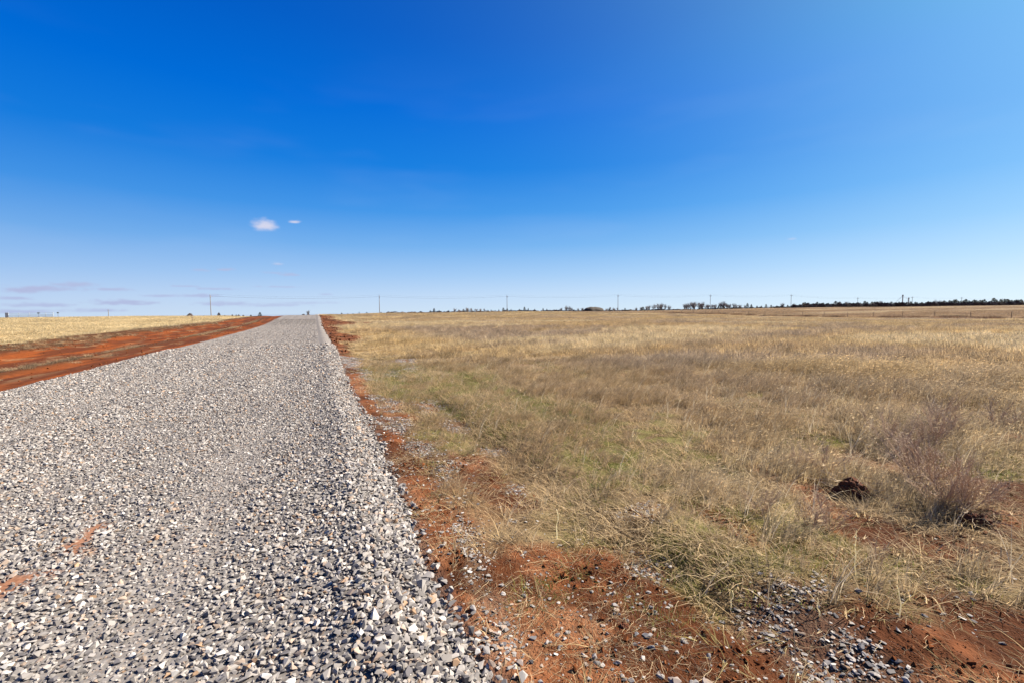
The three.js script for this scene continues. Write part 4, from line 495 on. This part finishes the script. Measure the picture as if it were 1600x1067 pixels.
// dry branching weeds
{
  const stemMat = new THREE.MeshStandardMaterial({ vertexColors: true, roughness: 0.95 }), protos = [];
  for (let v = 0; v < 3; v++) {
    const r = rng(80 + v), st = new Builder(), sd = new Builder();
    const grow = (p, a, el, l, rad, lev) => {
      const steps = 3; let q = p;
      for (let i = 0; i < steps; i++) { a += (r() - 0.5) * 0.5; el += (r() - 0.45) * 0.16; const n = [q[0] + Math.cos(a) * Math.cos(el) * l / steps, q[1] + Math.sin(el) * l / steps, q[2] + Math.sin(a) * Math.cos(el) * l / steps], k = 0.75 + 0.5 * r(); st.limb(q, n, rad * (1 - i * 0.2), rad * (0.8 - i * 0.2), 3, [0.37 * k, 0.255 * k, 0.165 * k]); q = n; if (lev < 3) for (let c = 0; c < (lev === 1 ? 3 : 2); c++) grow(q, a + (r() - 0.5) * 2.4, el * 0.75 + (r() - 0.2) * 0.6, l * (0.32 + 0.25 * r()), rad * 0.55, lev + 1); }
      if (lev >= 2 && r() < 0.55) for (let c = 0; c < 3; c++) { const k = 0.8 + 0.5 * r(); sd.blade(q[0], q[1], q[2], r() * 6.283, 0.012 + 0.014 * r(), 0.014, 0.009, 0.4, 1, [0.55 * k, 0.43 * k, 0.33 * k]); }
    };
    for (let k = 0; k < 9; k++) grow([(r() - 0.5) * 0.1, 0, (r() - 0.5) * 0.1], r() * 6.283, 0.75 + 0.7 * r(), 0.45 + 0.35 * r(), 0.0075, 1);
    const g = new THREE.Group(); part(g, 'stems', st.geometry(), stemMat); part(g, 'seed_heads', sd.geometry(), bladeMat); protos.push(g);
  }
  const weedLabels = ['tallest dry brown weed of the clump beside the bare red track', 'dry brown weed leaning over the small soil clod by the bare track', 'spreading dry weed rooted between the two small soil clods', 'dry weed standing behind the large dark soil clod', 'low dry weed in the grass above the green patch', 'low dry weed at the edge of the grass near the gravel patch', 'thin dry weed in the pale grass left of the large clod', 'small thin dry weed in front of the pale matted grass'];
  WEEDS.forEach(([x, z, h], i) => copyOf(protos[i % 3], 'dry_weed', weedLabels[i] ?? (i > 12 ? 'dry brown weed in the dense weed clump beside the bare red track' : 'dry brown branching weed standing alone among the field grass'), 'weed', i > 12 ? 'dense clump of dry weeds' : 'dry weeds in the grass', x, height(x, z) - 0.01, z, i * 1.7, [h * 0.9, h * 0.78, h * 0.9]));
}
// lone stalks in the bare soil
STALKS.forEach(([x, z, h], i) => {
  const r = rng(120 + i), b = new Builder(), hd = new Builder(); let p = [0, -0.01, 0]; for (let k = 0; k < 6; k++) { const n = [p[0] + (r() - 0.5) * 0.02, p[1] + h / 6, p[2] + (r() - 0.5) * 0.02]; b.limb(p, n, 0.0042 - k * 0.0004, 0.0038 - k * 0.0004, 5); if (k > 2) for (let c = 0; c < 6; c++) hd.blade(n[0], n[1], n[2], r() * 6.283, 0.02, 0.012, 0.006, 0.2, 1, [1, 1, 1]); p = n; }
  const t = new THREE.Group(); tag(t, 'dry_stalk', i === 0 ? 'pale upright dead stalk with a feathery head above the gravel patch' : 'short broken dead stalk sticking out of the soil', 'stalk', i === 0 ? null : 'short dead stalks'); t.position.set(x, height(x, z), z); b.c = b.c.map((v, k) => v * [0.85, 0.78, 0.55][k % 3]); part(t, 'stem', b.geometry(), bladeMat); if (i === 0) { hd.c.fill(0.62); part(t, 'seed_head', hd.geometry(), new THREE.MeshStandardMaterial({ color: C(1, 0.95, 0.7), vertexColors: true, roughness: 1, side: THREE.DoubleSide })).userData.kind = 'stuff'; }
});
// utility poles and wires
{
  const wood = mat(0.17, 0.145, 0.125), glass = mat(0.30, 0.29, 0.28, 0.4), wireMat = mat(0.10, 0.10, 0.11, 0.6, { metalness: 0.5 });
  const poleG = new THREE.CylinderGeometry(0.13, 0.21, 1, 10); poleG.translate(0, 0.5, 0); const armG = new THREE.BoxGeometry(2.6, 0.16, 0.13), insG = new THREE.CylinderGeometry(0.07, 0.09, 0.26, 8), braceG = new THREE.BoxGeometry(0.05, 1.1, 0.05);
  const at = POLES.map(([x, z, top]) => { const y = height(x, z) - 0.3; return { x, z, y, top }; });
  at.forEach((p, i) => {
    const a = at[Math.max(0, i - 1)], b = at[Math.min(at.length - 1, i + 1)], dir = Math.atan2(b.z - a.z, b.x - a.x), H = Math.max(9, p.top - p.y); p.dir = dir; p.H = H;
    const t = new THREE.Group(); tag(t, 'utility_pole', 'weathered wooden utility pole with a crossarm beyond the far edge of the field', 'utility pole', 'utility poles along the horizon'); t.position.set(p.x, p.y, p.z); t.rotation.y = -dir + Math.PI / 2;
    const pole = part(t, 'pole', poleG, wood); pole.scale.y = H; const arm = part(t, 'crossarm', armG, wood); arm.position.set(0, H - 1.1, 0.2);
    for (const s of [-1, 1]) { const br = part(t, 'brace', braceG, wood); br.position.set(s * 0.42, H - 1.55, 0.19); br.rotation.z = -s * 0.8; }
    for (const s of [-1.15, 0, 1.15]) { const n = part(t, 'insulator', insG, glass); n.position.set(s, s === 0 ? H + 0.1 : H - 0.9, s === 0 ? 0 : 0.2); }
  });
  for (const s of [-1.15, 0, 1.15]) {
    const b = new Builder(); for (let i = 0; i < at.length - 1; i++) { const e = (p) => [p.x - Math.sin(p.dir) * s, p.y + p.H + (s === 0 ? 0.22 : -0.78), p.z + Math.cos(p.dir) * s], A = e(at[i]), B = e(at[i + 1]); let q = A; for (let k = 1; k <= 14; k++) { const u = k / 14, n = [lerp(A[0], B[0], u), lerp(A[1], B[1], u) - 5.2 * u * (1 - u), lerp(A[2], B[2], u)]; b.limb(q, n, 0.016, 0.016, 3); q = n; } }
    const m = new THREE.Mesh(b.geometry(), wireMat); tag(m, 'power_wire', 'thin sagging power wire strung from pole to pole', 'wire', 'wires of the power line');
  }
  const fp = new THREE.Group(); tag(fp, 'distant_mast', 'thin lone mast behind the pale left field', 'mast'); fp.position.set(FARPOLE[0], height(...FARPOLE) - 0.3, FARPOLE[1]); part(fp, 'pole', poleG, wood).scale.y = 6.2; const xa = part(fp, 'crossarm', armG, wood); xa.position.y = 5.6; xa.scale.setScalar(0.6);
}
// the wire fence across the right of the field
{
  const [[ax, az], [bx, bz]] = FENCE, n = 15, y0 = height(ax, az), t = new THREE.Group(), pm = mat(0.15, 0.105, 0.085), wm = mat(0.16, 0.13, 0.12, 0.6); tag(t, 'wire_fence', 'low wire fence on dark posts along the brushy edge of the field', 'fence'); t.position.set(ax, y0, az);
  const pg = new THREE.CylinderGeometry(0.045, 0.055, 1.5, 8), pts = []; for (let i = -2; i <= n; i++) { const x = lerp(ax, bx, i / n), z = lerp(az, bz, i / n), y = height(x, z) - y0; pts.push([x - ax, y, z - az]); const p = part(t, 'post', pg, pm); p.position.set(x - ax, y + 0.6, z - az); p.rotation.z = 0.05 * Math.sin(i * 3.1); p.rotation.x = 0.05 * Math.cos(i * 2.3); }
  for (let k = 0; k < 4; k++) { const b = new Builder(); for (let i = 0; i < pts.length - 1; i++) { const A = pts[i], B = pts[i + 1], h = 0.35 + 0.28 * k; b.limb([A[0], A[1] + h, A[2]], [B[0], B[1] + h, B[2]], 0.006, 0.006, 3); } part(t, 'wire', b.geometry(), wm); }
  const tp = new THREE.CylinderGeometry(0.04, 0.04, 1.25, 6);
  POSTS.forEach(([x, z], i) => { const m = new THREE.Mesh(tp, pm); tag(m, 'field_post', i ? 'lone thin post in the golden field right of the road' : 'lone thin post in the pale field left of the road', 'post'); m.position.set(x, height(x, z) + 0.55, z); });
  // brush along the fence
  const r = rng(140), shapes = [0, 1, 2].map((i) => tuft(900 + i, 120, 0.9, 0.3, 0.9, 0.03, 0.2, 0.7, 2)), ls = [[], [], []];
  for (let i = 0; i < 520; i++) { const u = r() * 1.15 - 0.1, o = (r() - 0.35) * 5; const x = lerp(ax, bx, u) - o * 0.95, z = lerp(az, bz, u) + o * 0.2, c = sm(0.42, 0.6, fbm(u * 34, 3, 3)); if (r() > 0.2 + 0.8 * c) continue; const k = 0.6 + 0.7 * r(), s = 0.5 + 0.6 * c; ls[i % 3].push({ x, y: height(x, z) - 0.05, z, ry: r() * 6.28, s: [s * 1.2, s, s * 1.2], c: r() < 0.6 * c ? C(0.11 * k, 0.065 * k, 0.045 * k) : C(0.27 * k, 0.165 * k, 0.10 * k) }); }
  const g = stuff('fence_row_brush', 'dark brown brush grown up along the wire fence', 'brush'); ls.forEach((l, i) => copies(g, 'brush', shapes[i], bladeMat, l));
}
// evergreens, leafless trees and thickets along the horizon (built 1 m tall, scaled)
{
  const cedarMat = new THREE.MeshStandardMaterial({ vertexColors: true, roughness: 1, side: THREE.DoubleSide }), bark = mat(0.085, 0.07, 0.062), twig = new THREE.MeshStandardMaterial({ vertexColors: true, roughness: 1, side: THREE.DoubleSide });
  const cedars = [], bares = [], shrubs = [];
  for (let v = 0; v < 6; v++) {
    const r = rng(160 + v), b = new Builder(), tr = new Builder(), full = 0.26 + 0.12 * r(), lob = r() * 9; tr.limb([0, -0.04, 0], [0.01, 0.8, 0], 0.035, 0.008, 5, [1, 1, 1]);
    for (let k = 0; k < 900; k++) { const t = Math.pow(r(), 1.25), a = r() * 6.283, R = full * Math.pow(1 - t, 0.62) * (0.62 + 0.7 * fbm(a * 1.3 + lob, t * 6 + v, 2)) * Math.pow(r(), 0.32), y = 0.05 + 0.95 * t, x = Math.cos(a) * R, z = Math.sin(a) * R, l = 0.05 + 0.05 * r(), ox = Math.cos(a + (r() - 0.5) * 1.4), oz = Math.sin(a + (r() - 0.5) * 1.4), c = 0.6 + 0.8 * r(), col = [0.035 * c, 0.043 * c, 0.026 * c]; b.tri([x - oz * l * 0.4, y, z + ox * l * 0.4], [x + oz * l * 0.4, y - 0.01, z - ox * l * 0.4], [x + ox * l, y + l * (0.9 * r() - 0.1), z + oz * l], col); }
    const g = new THREE.Group(); part(g, 'trunk', tr.geometry(), bark); part(g, 'crown', b.geometry(), cedarMat); cedars.push(g);
  }
  for (let v = 0; v < 5; v++) {
    const r = rng(180 + v), tr = new Builder(), cr = new Builder();
    const grow = (p, d, l, rad, lev) => {
      let q = p, D = new THREE.Vector3(...d); const seg = lev < 2 ? 3 : 2;
      for (let i = 0; i < seg; i++) { D.x += (r() - 0.5) * 0.35; D.z += (r() - 0.5) * 0.35; D.y += lev < 3 ? 0.16 : 0.04; D.normalize(); const e = [q[0] + D.x * l / seg, q[1] + D.y * l / seg, q[2] + D.z * l / seg], k = 0.7 + 0.6 * r(), f = 1 - 0.4 * i / seg; (lev < 1 ? tr : cr).limb(q, e, rad * f, rad * (f - 0.4 / seg), lev < 1 ? 5 : 3, lev < 1 ? [1, 1, 1] : [0.22 * k, 0.195 * k, 0.185 * k]); q = e; }
      if (lev < 4) { const n = lev === 0 ? 6 : lev < 3 ? 4 : 3; for (let c = 0; c < n; c++) { const u = lev === 0 ? 0.35 + 0.65 * (c + r()) / n : 0.3 + 0.7 * r(), w = 0.85 - 0.25 * u, a = r() * 6.283, k = new THREE.Vector3(D.x + Math.cos(a) * w, D.y * (0.8 + 0.3 * u), D.z + Math.sin(a) * w).normalize(); grow([lerp(p[0], q[0], u), lerp(p[1], q[1], u), lerp(p[2], q[2], u)], k.toArray(), l * (0.5 + 0.22 * r()), Math.max(0.0013, rad * 0.46), lev + 1); } }
    };
    const n = 2 + v % 3; for (let k = 0; k < n; k++) grow([(r() - 0.5) * 0.06, -0.03, (r() - 0.5) * 0.06], new THREE.Vector3((r() - 0.5) * 0.5 * (n - 0.6), 1, (r() - 0.5) * 0.5 * (n - 0.6)).normalize().toArray(), 0.36, 0.022, 0);
    const cg = cr.geometry(); cg.computeBoundingBox(); const k = 1 / Math.max(0.6, cg.boundingBox.max.y), tg = tr.geometry(); cg.scale(k, k, k); tg.scale(k, k, k);
    const g = new THREE.Group(); part(g, 'trunk', tg, bark); part(g, 'crown', cg, twig); bares.push(g);
  }
  for (let v = 0; v < 4; v++) {
    const r = rng(200 + v), b = new Builder(), st = new Builder(); for (let k = 0; k < 7; k++) { const a = r() * 6.283; st.limb([Math.cos(a) * 0.06, -0.05, Math.sin(a) * 0.06], [Math.cos(a) * 0.35, 0.55, Math.sin(a) * 0.35], 0.018, 0.01, 4); }
    for (let k = 0; k < 800; k++) { const a = r() * 6.283, t = r(), R = 0.62 * Math.sqrt(Math.max(0, 1 - (t * 1.02) ** 2)) * (0.55 + 0.75 * fbm(a * 1.4 + v * 7, t * 3, 2)) * Math.pow(r(), 0.4), x = Math.cos(a) * R, z = Math.sin(a) * R, y = t * (0.75 + 0.4 * fbm(a * 2, 5 + v, 2)), c = 0.6 + 0.8 * r(), l = 0.07 + 0.09 * r(), col = [0.078 * c, 0.056 * c, 0.052 * c]; b.tri([x - 0.014, y, z], [x + 0.014, y, z + 0.014], [x + Math.cos(a) * l * 0.8, y + l * r(), z + Math.sin(a) * l * 0.8], col); b.tri([x, y, z], [x + 0.02, y + 0.05, z - 0.04], [x - 0.03, y + 0.06, z + 0.03], col); }
    const g = new THREE.Group(); part(g, 'stems', st.geometry(), bark); part(g, 'twigs', b.geometry(), twig); shrubs.push(g);
  }
  const r = rng(220), beyond = (x, z) => x > 300 && fenceSide(x, z) > 0;
  CEDARS.forEach(([x, z, h, w], i) => copyOf(cedars[i % 6], 'cedar_tree', i === 0 ? 'lone dark evergreen beyond the red bank left of the road' : beyond(x, z) ? 'dark evergreen in the dense tree line beyond the wire fence' : 'small dark evergreen at the far edge of the golden field', 'evergreen tree', i === 0 ? null : beyond(x, z) ? 'evergreens of the dense tree line' : 'scattered evergreens on the horizon', x, height(x, z) - 0.15, z, r() * 6.28, [h * w * 1.15, h * 1.08, h * w * 1.15]));
  BARE_TREES.forEach(([x, z, h], i) => copyOf(bares[i % 5], 'bare_tree', i === 0 ? 'leafless tree just right of where the road meets the sky' : beyond(x, z) ? 'leafless grey tree rising out of the dense tree line' : 'leafless grey tree on the far edge of the golden field', 'bare tree', i === 0 ? null : beyond(x, z) ? 'leafless trees in the dense tree line' : 'leafless trees on the horizon', x, height(x, z) - 0.15, z, r() * 6.28, [h * 1.35, h * 1.12, h * 1.35]));
  SHRUBS.forEach(([x, z, h, w], i) => copyOf(shrubs[i % 4], 'thicket', x < 0 ? 'small dark bush on the skyline of the pale left field' : beyond(x, z) ? 'brown leafless thicket at the foot of the dense tree line' : 'low dark thicket along the far edge of the golden field', 'bush', x < 0 ? 'bushes behind the left field' : beyond(x, z) ? 'thickets under the dense tree line' : 'low thickets on the horizon', x, height(x, z) - 0.1, z, r() * 6.28, [h * w, h, h * w]));
  // two round-headed trees
  ROUND.forEach(([x, z], i) => { const t = new THREE.Group(), q = rng(240 + i), b = new Builder(), tr = new Builder(); tag(t, 'round_tree', i ? 'smaller round-headed dark tree by the end of the metal corral' : 'round-headed dark tree on a thin trunk behind the metal corral', 'tree'); t.position.set(x, height(x, z) - 0.1, z); tr.limb([0, 0, 0], [0.05, 2.6, 0], 0.09, 0.05, 6); for (let k = 0; k < 500; k++) { const a = q() * 6.283, u = q() * 2 - 1, s = Math.sqrt(1 - u * u), R = (i ? 0.5 : 0.66) * Math.pow(q(), 0.4), l = 0.2, c = 0.6 + 0.8 * q(), x0 = Math.cos(a) * s * R, y0 = 2.9 + u * R * 0.8, z0 = Math.sin(a) * s * R; b.tri([x0, y0, z0], [x0 + (q() - 0.5) * l, y0 + (q() - 0.5) * l, z0 + (q() - 0.5) * l], [x0 + (q() - 0.5) * l, y0 + (q() - 0.5) * l, z0 + (q() - 0.5) * l], [0.03 * c, 0.035 * c, 0.025 * c]); } part(t, 'trunk', tr.geometry(), bark); part(t, 'crown', b.geometry(), cedarMat); });
}
// mound, soil banks, grain legs, corral
{
  const heap = (name, label, x, z, w, h, d, m, seed) => { const g = new THREE.SphereGeometry(1, 48, 20, 0, 6.2832, 0, 1.62), p = g.attributes.position; for (let k = 0; k < p.count; k++) { const X = p.getX(k), Y = p.getY(k), Z = p.getZ(k), f = 0.85 + 0.3 * fbm(X * 2 + seed, Z * 2 + Y, 3); p.setXYZ(k, X * f * w / 2, Math.pow(Math.max(0, Y), 0.8) * f * h, Z * f * d / 2); } g.computeVertexNormals(); const o = new THREE.Mesh(g, m); tag(o, name, label, 'mound'); o.position.set(x, height(x, z) - 0.2, z); };
  heap('earth_mound', 'broad dark mound standing in the thickets on the horizon', MOUND[0], MOUND[1], 17, 3.6, 9, mat(0.06, 0.052, 0.045, 1), 3);
  heap('earth_bank', 'reddish earth bank showing through the dense tree line', BANKS[0][0], BANKS[0][1], 13, 3.0, 5, mat(0.16, 0.075, 0.055, 1), 5); heap('earth_bank', 'lower and wider reddish earth bank in the dense tree line', BANKS[1][0], BANKS[1][1], 16, 3.0, 5, mat(0.16, 0.075, 0.055, 1), 8);
  const steel = mat(0.26, 0.23, 0.22, 0.6), right = new THREE.Vector3(Math.cos(YAW), 0, Math.sin(YAW));
  LEGS.forEach(([x, z], i) => { const H = i ? 12.2 : 16, t = new THREE.Group(), y = height(x, z); tag(t, 'grain_elevator', i ? 'shorter grain elevator leg beside the taller one above the trees' : 'tall slim grain elevator leg with a sloping spout above the trees', 'elevator leg'); t.position.set(x, y, z); t.rotation.y = -YAW; const b = new THREE.BoxGeometry(0.9, H, 0.7); b.translate(0, H / 2, 0); part(t, 'leg', b, steel); const h = part(t, 'head', new THREE.CylinderGeometry(0.75, 0.75, 1.3, 12), mat(0.12, 0.09, 0.085, 0.7)); h.rotation.x = Math.PI / 2; h.position.y = H; const s = new Builder(); if (i === 0) { s.limb([0, H - 0.6, 0], [-9, 7, 0], 0.14, 0.14, 6); s.limb([0, H - 0.8, 0], [8.6, 9.4, 0], 0.12, 0.12, 6); } else s.limb([0, H - 0.6, 0], [-3, 6, 0.5], 0.14, 0.14, 6); part(t, 'spout', s.geometry(), steel); for (let k = 1; k < 4; k++) { const f = part(t, 'platform', new THREE.BoxGeometry(1.3, 0.12, 1.1), steel); f.position.y = H * k / 4 + 1; } });
  const [[ax, az], [bx, bz]] = CORRAL, L = Math.hypot(bx - ax, bz - az), t = new THREE.Group(), pm = mat(0.34, 0.37, 0.41, 0.6); tag(t, 'metal_corral', 'metal rail corral in a haze-tinted colour with a solid end panel on the skyline of the left field', 'corral'); t.position.set(ax, height(ax, az), az); t.rotation.y = -Math.atan2(bz - az, bx - ax);  // grey-blue of distant haze is mixed into the corral metal colour
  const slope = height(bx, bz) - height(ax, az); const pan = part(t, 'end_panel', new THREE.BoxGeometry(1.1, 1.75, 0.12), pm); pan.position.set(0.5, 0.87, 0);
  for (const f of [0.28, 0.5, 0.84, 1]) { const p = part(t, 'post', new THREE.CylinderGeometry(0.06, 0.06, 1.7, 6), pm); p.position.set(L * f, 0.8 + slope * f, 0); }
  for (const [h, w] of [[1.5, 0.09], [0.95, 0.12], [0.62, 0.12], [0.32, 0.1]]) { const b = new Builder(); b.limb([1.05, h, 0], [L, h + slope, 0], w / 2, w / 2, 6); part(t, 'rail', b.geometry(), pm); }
}

renderer.render(scene, camera);
